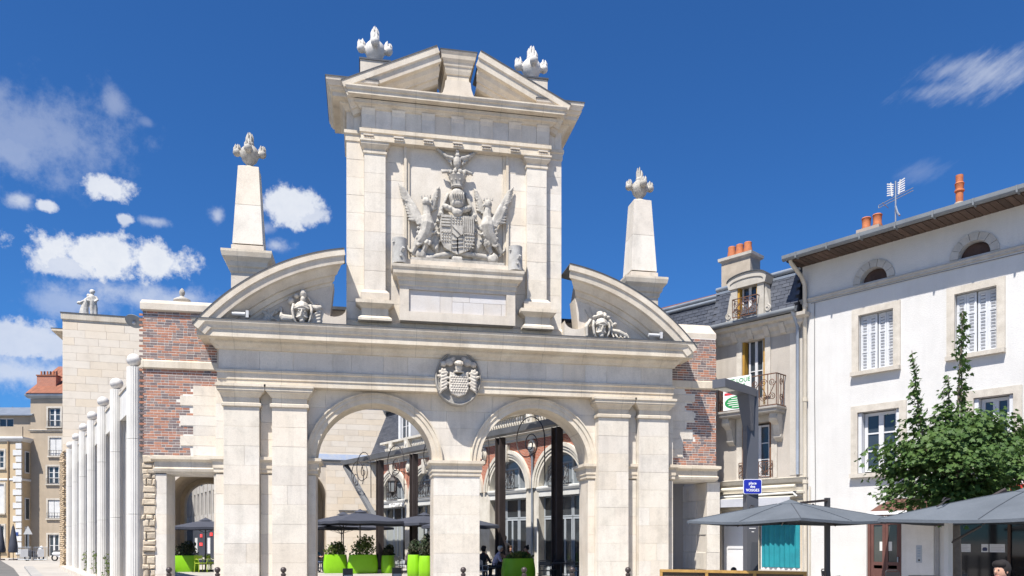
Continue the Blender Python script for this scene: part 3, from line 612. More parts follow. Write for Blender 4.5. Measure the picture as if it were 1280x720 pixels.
# scrolled base and log stumps
b = MB(); pts = [G(x, 640 - 14 * cos((x - 337) / 230 * pi), FY - .16) for x in range(120, 560, 20)]
b.tube(pts, .09, 8); b.prism([(-1.1, 10.2), (1.1, 10.2), (1.0, 10.42), (.5, 10.36), (0, 10.3), (-.5, 10.36), (-1.0, 10.46)], FY - .14, FY)
for sx in (-1, 1): b.tube(spiral((sx * 1.12, 10.38), .16, .03, pi / 2, pi / 2 - sx * 3.6 * pi, 24, FY - .2), .06, 7); b.tube([(sx * 1.12, FY - .3, 10.38), (sx * 1.12, FY, 10.38)], .12, 10)
b.box(-.16, .16, FY - .32, FY, 10.22, 10.36); sculpt(b, 'scroll_base', CARVE, ca, .028, 1)
LOG = mat('grey_stone_log', (.42, .41, .39), (.32, .31, .29), scale=6, bump=.5, fine=.12)
for sx in (-1, 1):
    b = MB().lathe([(.0, 9.93), (.235, 9.93), (.225, 10.2), (.215, 10.55), (.225, 10.68), (.0, 10.68)], 0, 0, 16); b.v = [(x + sx * 1.78, y - .5, z) for x, y, z in b.v]
    b.tube([(sx * 1.78 + .06, -.68, 10.28), (sx * 1.78 + .1, -.76, 10.36)], [.07, .05], 7); b.tube([(sx * 1.78 - .15, -.6, 10.5), (sx * 1.78 - .2, -.66, 10.55)], [.05, .03], 6); b.tube([(sx * 1.78 + .02, -.7, 10.1), (sx * 1.78 + .02, -.76, 10.12)], [.05, .03], 6)
    b.build('stone_stump', LOG, g, 40)
# ------------------------------------------------------------------ medallion over the middle pier
md = MB().rings([[(.71 * k * cos(2 * pi * i / 40), y, 6.55 + .84 * k * sin(2 * pi * i / 40)) for i in range(40)] for k, y in ((1, -.3), (1, -.52), (.97, -.55), (.94, -.55), (.92, -.5), (.05, -.5))]).build('medallion', mat('grey_stone', (.36, .34, .31), (.25, .235, .21), scale=4, fine=.12, bump=.3, streak=.2), g, 40)
r = MB(); y0 = -.5
r.prism([(-.27, 6.72), (-.1, 6.66), (0, 6.58), (.1, 6.66), (.30, 6.74), (.30, 6.2), (.22, 6.05), (0, 5.96), (-.22, 6.05), (-.29, 6.2)], y0 - .14, y0)
for i in range(7):
    for j in range(7): r.ell((-.22 + i * .075 + .03 * (j % 2), y0 - .15, 6.12 + j * .075), (.03, .03, .022), (0, .4, 0), 5, 4)
r.ell((0, y0 - .12, 6.86), (.12, .14, .16)); r.ell((0, y0 - .18, 6.97), (.15, .14, .09)); r.box(-.16, .16, y0 - .2, y0, 6.7, 6.74)
for i in range(5): r.ell((-.1 + .05 * i, y0 - .3, 6.93), (.014, .03, .05), nu=5, nv=4)
for sx in (-1, 1):
    r.ell((sx * .46, y0 - .06, 6.96), .1); r.ell((sx * .27, y0 - .05, 7.02), (.14, .08, .12)); r.ell((sx * .16, y0 - .05, 7.12), (.09, .07, .08))
    for k in range(7):
        a = radians(20 + 30 * k); c = (sx * (.47 + .12 * cos(a)), y0 - .08, 6.48 + .28 * sin(a)); r.ell(c, (.09, .07, .05), (0, -sx * a, 0), 7, 5)
    for k in range(6): r.tube([(sx * .36, y0 - .1, 6.7 - .09 * k), (sx * .5, y0 - .12, 6.66 - .1 * k), (sx * .58, y0 - .05, 6.55 - .1 * k)], [.05, .045, .02], 6)
r = sculpt(r, 'carved_arms', mat('pale_carved_stone', (.52, .48, .42), (.40, .36, .31), scale=5, fine=.1, bump=.3), md, .015, 1)
# ------------------------------------------------------------------ carved trophies in the curved pediments
for sx in (-1, 1):
    t = MB(); X0, Z0, K_ = (-4.62 if sx < 0 else 4.5), 8.2, (1.25 if sx < 0 else 1.22)
    def T(dx, dz, y=-.5): return (X0 + dx * K_, y, Z0 + dz * K_)
    t.ell(T(0, 0, -.58), (.17, .17, .21)); t.ell(T(0, .19, -.56), (.22, .22, .17)); t.ell(T(0, .03, -.74), (.03, .06, .075)); t.ell(T(0, .10, -.73), (.13, .04, .022)); t.ell(T(0, -.02, -.73), (.035, .05, .03))
    for q in (-1, 1):
        t.ell(T(q * .07, .05, -.735), (.03, .025, .018), nu=6, nv=4); t.tube([T(q * .02, -.055, -.73), T(q * .10, -.08, -.69), T(q * .14, -.05, -.62)], [.035, .03, .015], 6)
        t.tube([T(q * .19, .25, -.6), T(q * .22, .1, -.64), T(q * .19, -.1, -.64), T(q * .13, -.2, -.62)], [.05, .045, .04, .03], 6)
    t.ell(T(0, -.15, -.65), (.08, .08, .08)); t.tube([T(-.17, .12, -.7), T(0, .17, -.76), T(.17, .12, -.7)], .03, 6)
    if sx < 0:
        t.ell(T(.02, .50, -.58), (.11, .11, .14)); t.ell(T(.02, .36, -.6), (.08, .1, .1)); t.ell(T(-.13, .45, -.56), (.085, .09, .08)); t.ell(T(-.26, .33, -.54), (.1, .09, .11))
        for k in range(3): t.tube([T(-.2, -.1 + .02 * k), T(-.45 - .02 * k, -.1 + .03 * k, -.55), T(-.48, .05 + .05 * k, -.5)], [.09, .08, .03], 7)
        for k in range(4): t.tube([T(.17, .0 - .06 * k, -.52), T(.4, .12 - .08 * k, -.5), T(.42, .16 - .08 * k, -.46)], [.05, .05, .03], 6)
        t.tube([T(.15, .22), T(.33, .2, -.5), T(.44, .24, -.48)], [.08, .1, .06], 7); t.tube([T(.12, .46), T(.24, .3, -.48), T(.38, .34, -.46)], [.04, .04, .02], 5)
        for k in range(9): a = random.uniform(-.3, .6); t.tube([T(-.72 - .02 * k, -.08 + .02 * k, -.42), T(-.72 + .22 * cos(a + k * .7), -.06 + .22 * sin(a + k * .7), -.48)], [.05, .02], 5)
        for k in range(6): t.ell(T(-.5 - .09 * k, .16 - .06 * k, -.42), (.07, .05, .09), (0, .4 * k, 0), 6, 5)
        t.tube([T(-.8, -.14), T(-1.15, -.18, -.44)], [.07, .03], 6)
    else:
        for k in range(5): t.ell(T(-.18 + .09 * k, .33 + .03 * (2 - abs(k - 2)), -.64), (.075, .08, .06), nu=7, nv=5)
        t.ell(T(-.02, .44, -.58), (.12, .1, .08)); t.ell(T(.1, .42, -.56), (.09, .09, .08)); t.tube([T(-.24, .3), T(-.36, .1, -.5), T(-.34, -.14, -.5)], [.06, .07, .05], 6)
        t.tube([T(.24, .3), T(.34, .18, -.5), T(.26, .02, -.52)], [.07, .07, .05], 6); t.tube([T(.28, .05), T(.5, .0, -.54), T(.72, -.1, -.52), T(.86, -.18, -.46)], [.06, .08, .08, .03], 7)
        for k in range(5): t.tube([T(.3 + .1 * k, -.02, -.5), T(.36 + .1 * k, -.16, -.58)], [.05, .03], 5)
        t.tube([T(-.25, .34, -.46), T(-.38, .58, -.42)], .02, 4); t.tube([T(-.15, .4, -.46), T(-.24, .64, -.42)], .02, 4); t.ell(T(.42, .22, -.48), (.07, .06, .06))
    t.v = [(x, -.40 + (y + .40) * 1.25, z) for x, y, z in t.v]
    sculpt(t, 'carved_trophy', mat('trophy_stone', (.55, .51, .45), (.40, .37, .32), scale=5, fine=.12, bump=.5, grime=.25), g, .016, 1)
# floodlights lying on the cornice
LAMPW = flat('floodlight_white', (.5, .5, .5), .4)
def flood(x, label):
    t = thing('floodlight', label, 'floodlight', (2.86 + x, 23.55, 7.985), 0, 'floodlights on the gate cornice')
    MB().tube([(-.2, 0, .1), (.16, 0, .1)], .055, 10).build('housing', LAMPW, t, 40); MB().box(.18, .26, -.05, .05, .0, .2).build('bracket', LAMPW, t); MB().tube([(.16, 0, .1), (.3, 0, .05)], .03, 6).build('cable', IRON, t); return t
flood(-6.35, 'small white floodlight lying on the cornice at the left curved pediment'); flood(6.2, 'small white floodlight lying on the cornice at the right curved pediment')
# ------------------------------------------------------------------ brick wings of the gate
def brickwork(parent, x0, x1, z0, z1, y, ch=.078, bl=.20, skip=None, ragged=0):
    b = MB(); n = round((z1 - z0) / ch); h = (z1 - z0) / n
    for k in range(n):
        x = x0 - (.1 if k % 2 else .0) - (0 if ragged else .03); za = z0 + k * h; i = 0
        while x < x1:
            w = bl * (1 if random.random() > .3 else .55)
            a, c = max(x, x0 - .1) + .005, min(x + w, x1) - .005
            if c - a > .03 and not (skip and skip((a + c) / 2, za + h / 2)):
                q = y - random.uniform(.002, .006); zb = za + h - .019
                xm, zm = (a + c) / 2, za + h / 2; u_ = (xm / .64 + (round(zm / .312) % 2) * .5) % 1 - .5; v_ = (zm / .312 + .5) % 1 - .5; dia = abs(u_) * .64 / .2 + abs(v_) * .312 / .15
                dk = random.random() > (.9 if dia < 1 else .3)
                b.add([(a, q, za), (c, q, za), (c, q, zb), (a, q, zb), (a, y + .03, za), (c, y + .03, za), (c, y + .03, zb), (a, y + .03, zb)], [(0, 1, 2, 3), (0, 4, 5, 1), (1, 5, 6, 2), (2, 6, 7, 3), (3, 7, 4, 0)], int(dk))
            x += w; i += 1
    return b.build('brickwork', [BRICK, BRICKD], parent, None, 'stuff')
BY = .0
LP = thing('brick_wing', 'red and black brick wing left of the gate over a low open passage', 'brick wing', (2.86, 24.55, 0), 0, None)
xa, xb = -9.2, -7.12
w = MB(); w.box(xa + .04, xb, .001, 1.1, 4.08, 8.35); w.box(-8.85, -8.55, .03, 1.1, 0, 3.6); w.box(-7.2, xb, .03, 1.1, 0, 3.6); w.box(-8.9, xb, .03, 1.1, 3.55, 4.1); w.box(xa + .05, -8.85, .1, 1.1, 0, 4.1); w.build('wing_wall', BMORT, LP)
quo = [((-7.80, -8.16)[k % 2], 4.09 + .296 * k, 4.09 + .296 * (k + 1)) for k in range(7)]
for q, za, zb in quo: block(LP, q, xb, za, zb, -.03, STONE, .1, name='quoin')
brickwork(LP, xa, xb, 6.87, 8.32, BY, ragged=1)
brickwork(LP, xa, xb, 4.10, 6.63, BY, ragged=1, skip=lambda x, z: any(x > q - .02 and za - .02 < z < zb + .02 for q, za, zb in quo))
MB().stack(xa + .02, xb, -.03, 1.1, [(0, 6.62), (.05, 6.65), (.05, 6.84), (.0, 6.88)], back=False).build('string_course', STONEM, LP)
MB().stack(xa, xb, -.05, 1.1, [(0, 8.31), (.05, 8.34), (.05, 8.52), (.01, 8.62), (-.05, 8.64)], back=False).build('coping', STONEP, LP)
MB().stack(-8.85, xb + .3, -.02, 1.1, [(0, 3.57), (.04, 3.62), (.06, 3.70), (.02, 3.73), (.02, 3.9), (.08, 3.95), (.12, 3.97), (.12, 4.06), (0, 4.08)], back=False).build('lintel', STONEM, LP)
for k in range(6):
    block(LP, -8.86, -8.54, k * .59, (k + 1) * .59, 0, STONE, 1.0, name='jamb_stone'); block(LP, -7.22, -7.1, k * .59, (k + 1) * .59, 0, STONE, 1.0, name='jamb_stone')
random.seed(11); z = .0
def rub(cx, cy, cz, rx, ry, rz):
    v = MB().ell((cx, cy, cz), (rx, ry, rz), (0, random.uniform(-.2, .2), 0), 9, 6)
    c = Vector((cx, cy, cz)); v.v = [tuple(Vector(p) + (Vector(p) - c) * mnoise.noise(Vector(p) * 5) * .8) for p in v.v]; return v
MB().box(xa + .06, -8.86, .05, .3, 0, 4.09).build('rubble_bed', mat('rubble_mortar', (.56, .50, .42), (.46, .41, .34), scale=6, bump=.6), LP)
while z < 4.05:
    h = random.uniform(.13, .27); n = random.choice((1, 2, 2, 3)); cuts = [0] + sorted(random.uniform(.2, .8) for _ in range(n - 1)) + [1]
    for a, b in zip(cuts, cuts[1:]):
        x0, x1 = xa + .03 + .34 * a + .008, xa + .03 + .34 * b - .008
        if x1 - x0 < .05: continue
        v = MB().front(x0 - random.uniform(0, .05) * (a == 0), x1, -.02 - random.uniform(0, .06), .15, z + .008, min(z + h, 4.08) - .008, .03); c = Vector(((x0 + x1) / 2, 0, z + h / 2))
        v.v = [tuple(Vector(p) + Vector((mnoise.noise(Vector(p) * 9), mnoise.noise(Vector(p) * 7 + Vector((9, 0, 0))), mnoise.noise(Vector(p) * 8 + Vector((0, 9, 0))))) * .035) for p in v.v]; v.build('rubble_stone', RUBBLE, LP)
    z += h
MB().lathe([(.0, 8.6), (.12, 8.62), (.10, 8.68), (.22, 8.78), (.25, 8.82), (.24, 8.86), (.10, 8.93), (.05, 8.97), (.08, 9.04), (.085, 9.1), (.05, 9.17), (.0, 9.22)], -8.24, .6, 16).build('finial', CARVE, LP, 40)
dl = thing('disc_lamp', 'round grey disc lamp sticking out left of the top of the brick wing', 'lamp', (-6.50, 24.7, 8.0)); dl.rotation_euler = (radians(-35), radians(10), 0); MB().lathe([(.0, .12), (.1, .10), (.24, .03), (.25, 0), (.2, -.01), (0, -.01)], -.12, 0, 18).build('shade', ZINC, dl, 40); MB().ell((-.1, 0, -.06), .05).build('bulb', LAMPW, dl, 60); MB().tube([(-.12, 0, .1), (-.12, 0, .16), (.3, .05, .16)], .02, 6).build('bracket', IRON, dl)
RP = thing('brick_wing', 'red and black brick wing at the right end of the gate touching the beige house', 'brick wing', (2.86, 24.55, 0))
xa, xb = 7.12, 8.77
w = MB(); w.box(xa, xb - .02, .001, 1.1, 4.08, 8.35); w.box(xa, 7.2, .03, 1.1, 0, 3.6); w.box(xa, xb - .02, .03, 1.1, 3.55, 4.1); w.build('wing_wall', BMORT, RP)
quo = [(xa + .45, 4.36, 4.62), (xa + .45, 4.62, 4.95), (xa + .80, 4.95, 5.28), (xa + .52, 5.28, 5.55), (xa + .85, 5.55, 5.88), (xa + .52, 5.88, 6.18), (xa + .86, 6.18, 6.42), (xa + .52, 6.42, 6.62)]
for q, za, zb in quo: block(RP, xa, q, za, zb, -.03, STONE, .1, name='quoin')
brickwork(RP, xa, xb, 6.90, 8.32, BY)
brickwork(RP, xa, xb, 4.10, 6.63, BY, skip=lambda x, z: any(x < q + .02 and za - .02 < z < zb + .02 for q, za, zb in quo))
MB().stack(xa, xb, -.03, 1.1, [(0, 6.62), (.05, 6.66), (.05, 6.88), (.0, 6.91)], back=False).build('string_course', STONEM, RP)
MB().stack(xa, xb - .05, .05, 1.1, [(0, 8.31), (.05, 8.34), (.05, 8.50), (-.12, 8.82), (-.3, 8.86)], back=False).build('coping', STONEP, RP)
MB().stack(xa - .3, xb, -.02, 1.1, [(0, 3.57), (.04, 3.62), (.06, 3.70), (.02, 3.73), (.02, 3.9), (.08, 3.95), (.12, 3.97), (.12, 4.06), (0, 4.08)], back=False).build('lintel', STONEM, RP)
MB().box(xa - .02, 7.22, .0, 1.1, 0, 3.58).build('jamb', STONEP, RP)
pw = MB().box(8.52, 8.95, .25, 6.5, 0, 3.6).build('passage_wall', MORTAR, RP)
T = Matrix.Translation((8.50, .2, 0)) @ Matrix.Rotation(-pi / 2, 4, 'Z')
for k in range(6):
    for i in range(4):
        off = .8 * (k % 2); a = -6.2 + i * 1.55 + off - .8; b = min(a + 1.55, 0); a = max(a, -6.2)
        q = MB(); q.T = T; q.front(a + .006, b - .006, random.uniform(-.006, .003), .1, k * .59 + .006, (k + 1) * .59 - .006, .01); q.build('stone_block', STONE, pw)
for k in range(6): block(pw, 8.5, 8.96, k * .59, (k + 1) * .59, .12, STONE, .12)
# ------------------------------------------------------------------ colonnade along the street
CW = thing('colonnade_wall', 'tall white stone wall with open slots running back along the street behind the fluted columns', 'wall', (-6.6, 24.66, 0), -67.56)
w = MB()
for k in range(7):
    c = -4.1 * k; w.box(c - .9, c + .10, .08, .62, 0, 5.6)
w.box(-25.6, .1, .08, .62, 5.6, 6.45); w.build('wall_fins', WHITEST, CW); MB().box(-25.7, .12, .04, .66, 6.45, 6.52).build('coping', STONEP, CW)
MB().box(-25.7, .3, -.45, .3, 0, .16).build('plinth', STONEP, CW)
fl = [( .205 * (1 - (.055 if i % 2 else 0)) * cos(2 * pi * i / 40), .205 * (1 - (.055 if i % 2 else 0)) * sin(2 * pi * i / 40)) for i in range(40)]
col = None; places = ['nearest the brick wing', 'second from the brick wing', 'third from the brick wing', 'fourth from the brick wing', 'fifth from the brick wing, third from the rubble wall', 'next to last before the rubble wall', 'farthest back beside the rubble wall']
for k in range(7):
    d = Vector((cos(radians(-67.56)), sin(radians(-67.56)), 0)) * (-4.1 * k)
    lab = 'white fluted stone column topped by a ball, ' + places[k]
    if col is None:
        col = thing('fluted_column', lab, 'column', (-6.6, 24.66, 0), -67.56, 'fluted ball-topped columns')
        for a, b in ((.16, 2.35), (2.36, 4.55), (4.56, 6.66)): MB().prismz(fl, a, b).build('drum', WHITEST, col)
        MB().ell((0, 0, 6.87), (.205, .205, .19), nu=18, nv=12).build('ball', mat('ball_stone', (.62, .60, .57), (.52, .50, .48), scale=3, streak=.1), col, 80)
    else: dup(col, Vector((-6.6, 24.66, 0)) + d, None, lab)
rw = thing('rubble_wall', 'ochre rubble stone wall end standing past the farthest fluted column', 'wall', (-6.6, 24.66, 0), -67.56)
MB().box(-28.6, -25.9, -.24, .6, 0, 6.7).build('wall_body', RUBBLE, rw); b = MB(); random.seed(3)
for za in range(56):
    for xa in range(9): p = rub(-28.5 + xa * .3 + .15 * (za % 2), -.25, za * .119 + .06, .17, .06, .062); b.add(p.v, p.f)
    for ya in range(3): p = rub(-25.9, -.17 + ya * .26 + random.uniform(-.06, .06) + .1 * (za % 2), za * .119 + .06, .07, random.uniform(.11, .17), .062); b.add(p.v, p.f)
b.build('rubble_facing', mat('ochre_rubble', (.50, .38, .25), (.34, .26, .17), scale=4, island=.7, fine=.15, bump=.5), rw, 60, 'stuff')
random.seed(21)
# ------------------------------------------------------------------ pale ashlar gatehouse closing the yard
PG = thing('ashlar_gatehouse', 'tall pale ashlar gatehouse with arched passages closing the far side of the yard', 'building', (-17.71, 51.2, 0), 5.14)
w = MB(); arch_wall(w, 0, 19.3, 0, 7, .06, 7, [(7.6, 4.1, 1.8, 0), (13.6, 4.4, 1.8, 0)], 16); w.box(0, 19.3, .06, 7, 7, 10.35); w.box(0, 16.95, .06, 7, 10.35, 14.75); w.build('wall_core', PALEJ, PG)
for (a, b, za, zb) in ((0, 5.3, 5.5, 14.7), ): courses(PG, a, b, za, zb, 0, .46, 1.35, PALE, .08, g=.004, jit=.003)
pc = MB().box(13.7, 19.3, .045, .06, 7, 10.3).build('upper_wall', PALEJ, PG); courses(pc, 14.0, 19.3, 6.6, 10.35, 0, .36, 1.3, PALE, .06, g=.004, jit=.003)
courses(PG, 15.4, 19.3, 0, 6.6, 0, .44, 1.2, PALE, .06, g=.004, jit=.003)
courses(PG, 5.3, 13.9, 0.0, 7.0, 0, .6, 1.6, PALE, .06, cut=arch_cut([(7.6, 4.1, 1.8), (13.6, 4.4, 1.8)]) if False else (lambda a, b, za, zb: None if (abs((a + b) / 2 - 7.6) < 1.8 + (b - a) / 2 and za < 4.1) or (abs((a + b) / 2 - 13.6) < 1.8 + (b - a) / 2 and za < 4.4) else arch_cut([(7.6, 4.1, 1.8), (13.6, 4.4, 1.8)])(a, b, za, zb)), g=.004, jit=.003)
for xc, zs in ((7.6, 4.1), (13.6, 4.4)):
    q = MB(); arch_ring(q, xc, zs, 1.5, 1.8, 5.8, 7.2, n=18); q.box(xc - 1.8, xc - 1.5, 5.8, 7.2, 0, zs); q.box(xc + 1.5, xc + 1.8, 5.8, 7.2, 0, zs); q.build('inner_arch', mat('passage_plaster', (.50, .42, .32), (.43, .36, .27)), PG)
    q = MB(); arch_ring(q, xc, zs, 1.78, 1.8, .0, 5.8, n=18); q.box(xc - 1.8, xc - 1.77, 0, 5.8, 0, zs); q.box(xc + 1.77, xc + 1.8, .01, 5.8, 0, zs); q.build('vault', MATS['passage_plaster'], PG)
MB().stack(.05, 16.95, .05, 7, [(0, 14.7), (.06, 14.72), (.06, 14.8), (.12, 14.86), (.14, 15.2), (0, 15.24)]).build('cornice', STONEM, PG); MB().stack(.05, 16.95, .05, 7, [(.16, 15.2), (.16, 15.26), (0, 15.3)]).build('lead_edge', LEAD, PG)
MB().stack(-.1, .2, 2.5, 8.5, [(0, 13.9), (.3, 14.1), (.5, 14.45), (.9, 14.5), (.9, 14.62), (0, 14.7)]).build('side_cornice', STONEM, PG); MB().box(-1.05, .0, 1.6, 9.4, 14.63, 14.68).build('lead_edge', LEAD, PG)
MB().stack(16.95, 19.3, .0, 7, [(.03, 10.3), (.03, 10.4)]).build('lead_edge', LEAD, PG)
q = MB(); 
for i in range(3): q.box(17.0 + i * 1.1, 17.06 + i * 1.1, .3, .36, 10.4, 11.0)
q.box(17.0, 19.3, .3, .36, 10.97, 11.03); q.build('roof_rail', IRON, PG)
MB().box(14.2, 18.9, -.03, .02, 6.86, 7.22).build('faded_blue_band', mat('faded_blue', (.42, .50, .66), (.52, .55, .60), scale=3, fine=.2), PG); MB().box(13.9, 19.3, -.10, .02, 6.74, 6.82).build('ledge', LEAD, PG)
MB().box(16.2, 19.0, -.06, .02, 3.5, 3.56).build('dark_ledge', LEAD, PG)
# statue group on the gatehouse
st = thing('statue', 'white statue group of two draped figures standing on the gatehouse roof edge', 'statue', (-16.4, 51.9, 15.25), 5); st.scale = (1.15, 1.15, 1.05)
s_ = MB(); s_.box(-.5, .45, -.2, .3, 0, .08)
s_.tube([(.12, 0, .05), (.12, 0, .5), (.14, 0, .9), (.1, 0, 1.15), (.1, -.02, 1.3)], [.11, .15, .2, .19, .08], 8); s_.tube([(.28, 0, .05), (.26, 0, .5), (.2, 0, .85)], [.09, .11, .13], 7); s_.ell((.1, -.03, 1.43), (.12, .13, .15)); s_.ell((.1, .02, 1.48), (.15, .15, .13))
s_.tube([(.26, 0, 1.18), (.38, -.08, .98), (.3, -.2, .85)], [.08, .07, .05], 6); s_.tube([(-.02, 0, 1.18), (-.14, -.1, 1.0), (-.05, -.16, .85)], [.08, .07, .05], 6)
s_.tube([(-.3, .05, .05), (-.3, .05, .35), (-.24, .05, .7), (-.14, .05, 1.0), (-.1, .03, 1.12)], [.24, .22, .17, .15, .07], 8); s_.ell((-.08, .0, 1.22), (.1, .11, .12)); s_.tube([(-.22, 0, .95), (-.4, -.08, .8), (-.5, -.02, .76)], [.07, .06, .04], 6); s_.ell((-.52, 0, .76), (.13, .1, .1)); s_.tube([(-.4, .1, .3), (-.5, .1, .2), (-.45, .1, .05)], [.08, .08, .08], 6)
sculpt(s_, 'figures', mat('statue_stone', (.60, .575, .53), (.36, .34, .31), scale=5, fine=.12, streak=.2), st, .03, 1)
# ------------------------------------------------------------------ brick arcade house on the right of the yard
AB = thing('arcade_house', 'red brick arcade house with white arches and balustrade along the right of the yard', 'building', (6.9, 36.35, 0), -65.22)
CREAM = mat('cream_trim', (.60, .565, .50), (.50, .465, .40), scale=2, fine=.08, streak=.15)
RBRICK = bpy.data.materials.new('red_brickwork'); RBRICK.use_nodes = True; MATS['red_brickwork'] = RBRICK
def _rb():
    nt = RBRICK.node_tree; N = nt.nodes.new; K = nt.links.new; b = nt.nodes['Principled BSDF']; b.inputs['Roughness'].default_value = .85
    tc = N('ShaderNodeTexCoord'); sp = N('ShaderNodeSeparateXYZ'); cb = N('ShaderNodeCombineXYZ'); K(tc.outputs['Object'], sp.inputs[0]); K(sp.outputs[0], cb.inputs[0]); K(sp.outputs[2], cb.inputs[1])
    br = N('ShaderNodeTexBrick'); K(cb.outputs[0], br.inputs[0]); br.inputs['Scale'].default_value = 1; br.inputs['Brick Width'].default_value = .22; br.inputs['Row Height'].default_value = .068
    br.inputs['Mortar Size'].default_value = .008; br.inputs['Color1'].default_value = (.40, .115, .055, 1); br.inputs['Color2'].default_value = (.31, .085, .045, 1); br.inputs['Mortar'].default_value = (.42, .33, .27, 1)
    K(br.outputs[0], b.inputs['Base Color'])
_rb()
CEN = [-12.2, -8.25, -4.3, -.35, 3.6, 7.55]
w = MB(); arch_wall(w, -13.75, 9.6, 3.95, 6.2, 0, .45, [(c, 3.95, 1.5, 3.9) for c in CEN], 18); w.build('brick_wall', RBRICK, AB)
x = -13.75
for c in CEN + [11.1]:
    if min(c - 1.5, 9.6) > x: MB().box(x, min(c - 1.5, 9.6), -.03, .45, 0, 3.95).build('pier', CREAM, AB)
    x = c + 1.5
MB().box(-13.75, 9.6, 4.6, 5, 0, 6.2).build('back_wall', DARK, AB); MB().box(-13.75, 9.6, .4, 5, 6.2, 6.3).build('ceiling', DARK, AB); MB().box(-13.75, 9.6, .46, 4.6, .0, .05).build('floor', mat('dark_floor', (.1, .09, .08)), AB)
GF = mat('grey_blue_frame', (.36, .39, .42), (.32, .35, .38), fine=.04)
for i, c in enumerate(CEN):
    a = MB(); arch_ring(a, c, 3.95, 1.48, 1.62, -.06, .4, n=20); arch_ring(a, c, 3.95, 1.62, 1.88, -.10, 0, n=20); arch_ring(a, c, 3.95, 1.74, 1.9, -.14, 0, n=20); a.prism([(c - .14, 5.3), (c + .14, 5.3), (c + .2, 6.1), (c - .2, 6.1)], -.2, 0)
    a.build('white_arch', CREAM, AB, 35)
    MB().stack(c - 1.52, c + 1.52, -.02, .3, [(0, 3.55), (.0, 3.78), (.04, 3.8), (.08, 3.9), (.08, 3.97), (0, 4.0)], back=False).build('transom_band', mat('white_band', (.60, .60, .58), (.5, .5, .48)), AB)
    # arched upper light, doors with balcony guard
    P = [(c - 1.48, 3.98)] + [(c + 1.47 * cos(pi - pi * k / 14), 3.98 + 1.45 * sin(pi - pi * k / 14)) for k in range(15)] + [(c + 1.48, 3.98)]
    f = MB(); arch_ring(f, c, 3.97, 1.36, 1.48, .25, .33, n=18); f.box(c - .62, c - .5, .24, .34, 3.97, 5.26); f.box(c + .5, c + .62, .24, .34, 3.97, 5.26); f.box(c - .5, c + .5, .25, .33, 4.95, 5.02); f.box(c - .03, c + .03, .25, .33, 3.97, 4.95)
    f = f.build('upper_window', GF, AB)
    MB().add([(x, .3, z) for x, z in P], [tuple(range(len(P)))]).build('pane', glassy('sky_glass', (.17, .19, .21), .04), f)
    gr = MB(); grille(gr, c - .7, c + .7, 4.0, 4.85, -.12, .014, 5); gr.build('balcony_guard', IRON, AB)
    # ground floor doors
    for k, (xa, xb) in enumerate(((c - 1.48, c - .55), (c - .5, c + .5), (c + .55, c + 1.48))):
        window(AB, xa, xb, .35 if k != 1 else .05, 2.6, .28, 1 if k != 1 else 2, 1, GF, glassy('shop_glass', (.035, .04, .045), .05) if i > 2 or (i + k) % 3 == 2 else glassy('curtained_glass', (.30, .32, .31), .08), .08, .03, 'glazed_door')
        window(AB, xa, xb, 2.62, 3.55, .28, 1, 1, GF, glassy('shop_glass', (.035, .04, .045), .05), .06, .03, 'fanlight')
        if k != 1: MB().box(xa, xb, .22, .34, .02, .35).build('door_panel', GF, AB)
    if i < 5: 
        o = MB(); R = [[(c + 1.975 + k * .26 * cos(2 * pi * q / 20), y, 5.82 + k * .36 * sin(2 * pi * q / 20)) for q in range(20)] for k, y in ((1, 0), (1, -.08), (.85, -.12), (.7, -.08), (.6, -.06), (.5, -.14), (.1, -.17))]; o.rings(R).build('oval_medallion', CREAM, AB, 40)
od = MB(); T0 = Matrix.Translation((2.0, .0, 0)) @ Matrix.Rotation(radians(-38), 4, 'Z')
for xa, xb, za, zb in ((0, .08, .15, 2.55), (.78, .86, .15, 2.55), (.08, .78, .15, .45), (.08, .78, 2.47, 2.55), (.40, .46, .45, 2.47)): od.T = T0; od.box(xa, xb, -.03, .03, za, zb)
od = od.build('open_door', mat('white_door', (.66, .66, .64)), AB); q = MB(); q.T = T0; q.add([(.08, 0, .45), (.78, 0, .45), (.78, 0, 2.47), (.08, 0, 2.47)], [(0, 1, 2, 3)]).build('pane', mat('curtain_glass', (.42, .44, .40), (.34, .36, .33), rough=.15), od)
MB().stack(-13.7, 9.6, -.02, .5, [(0, 6.18), (.06, 6.2), (.06, 6.3), (.14, 6.34), (.16, 6.42), (.34, 6.46), (.36, 6.58), (.4, 6.6), (.42, 6.74), (0, 6.8)]).build('cornice', CREAM, AB)
MB().box(-13.6, 9.6, -.2, .2, 6.80, 6.9).build('balustrade_base', CREAM, AB); MB().box(-13.6, 9.6, -.22, .22, 7.4, 7.52).build('handrail', CREAM, AB)
bal = MB().lathe([(.04, 6.9), (.065, 6.93), (.04, 6.97), (.085, 7.1), (.06, 7.2), (.035, 7.3), (.06, 7.36), (.05, 7.4)], 0, 0, 8).build('baluster', CREAM, AB, 40); bal.location.x = -13.2; first = True
x = -13.2
while x < 9.4:
    near = min(abs(x - c - 1.975) for c in CEN)
    if near > .3 and not first: o = bal.copy(); COL.objects.link(o); o.location.x = x
    first = False; x += .19
for c in [-14.175] + CEN:
    if c + 1.975 < 9: p = MB().box(c + 1.75, c + 2.2, -.23, .23, 6.9, 7.4); p.ell((c + 1.975, -.24, 7.15), (.1, .05, .14), nu=8, nv=5); p.build('balustrade_pier', CREAM, AB)
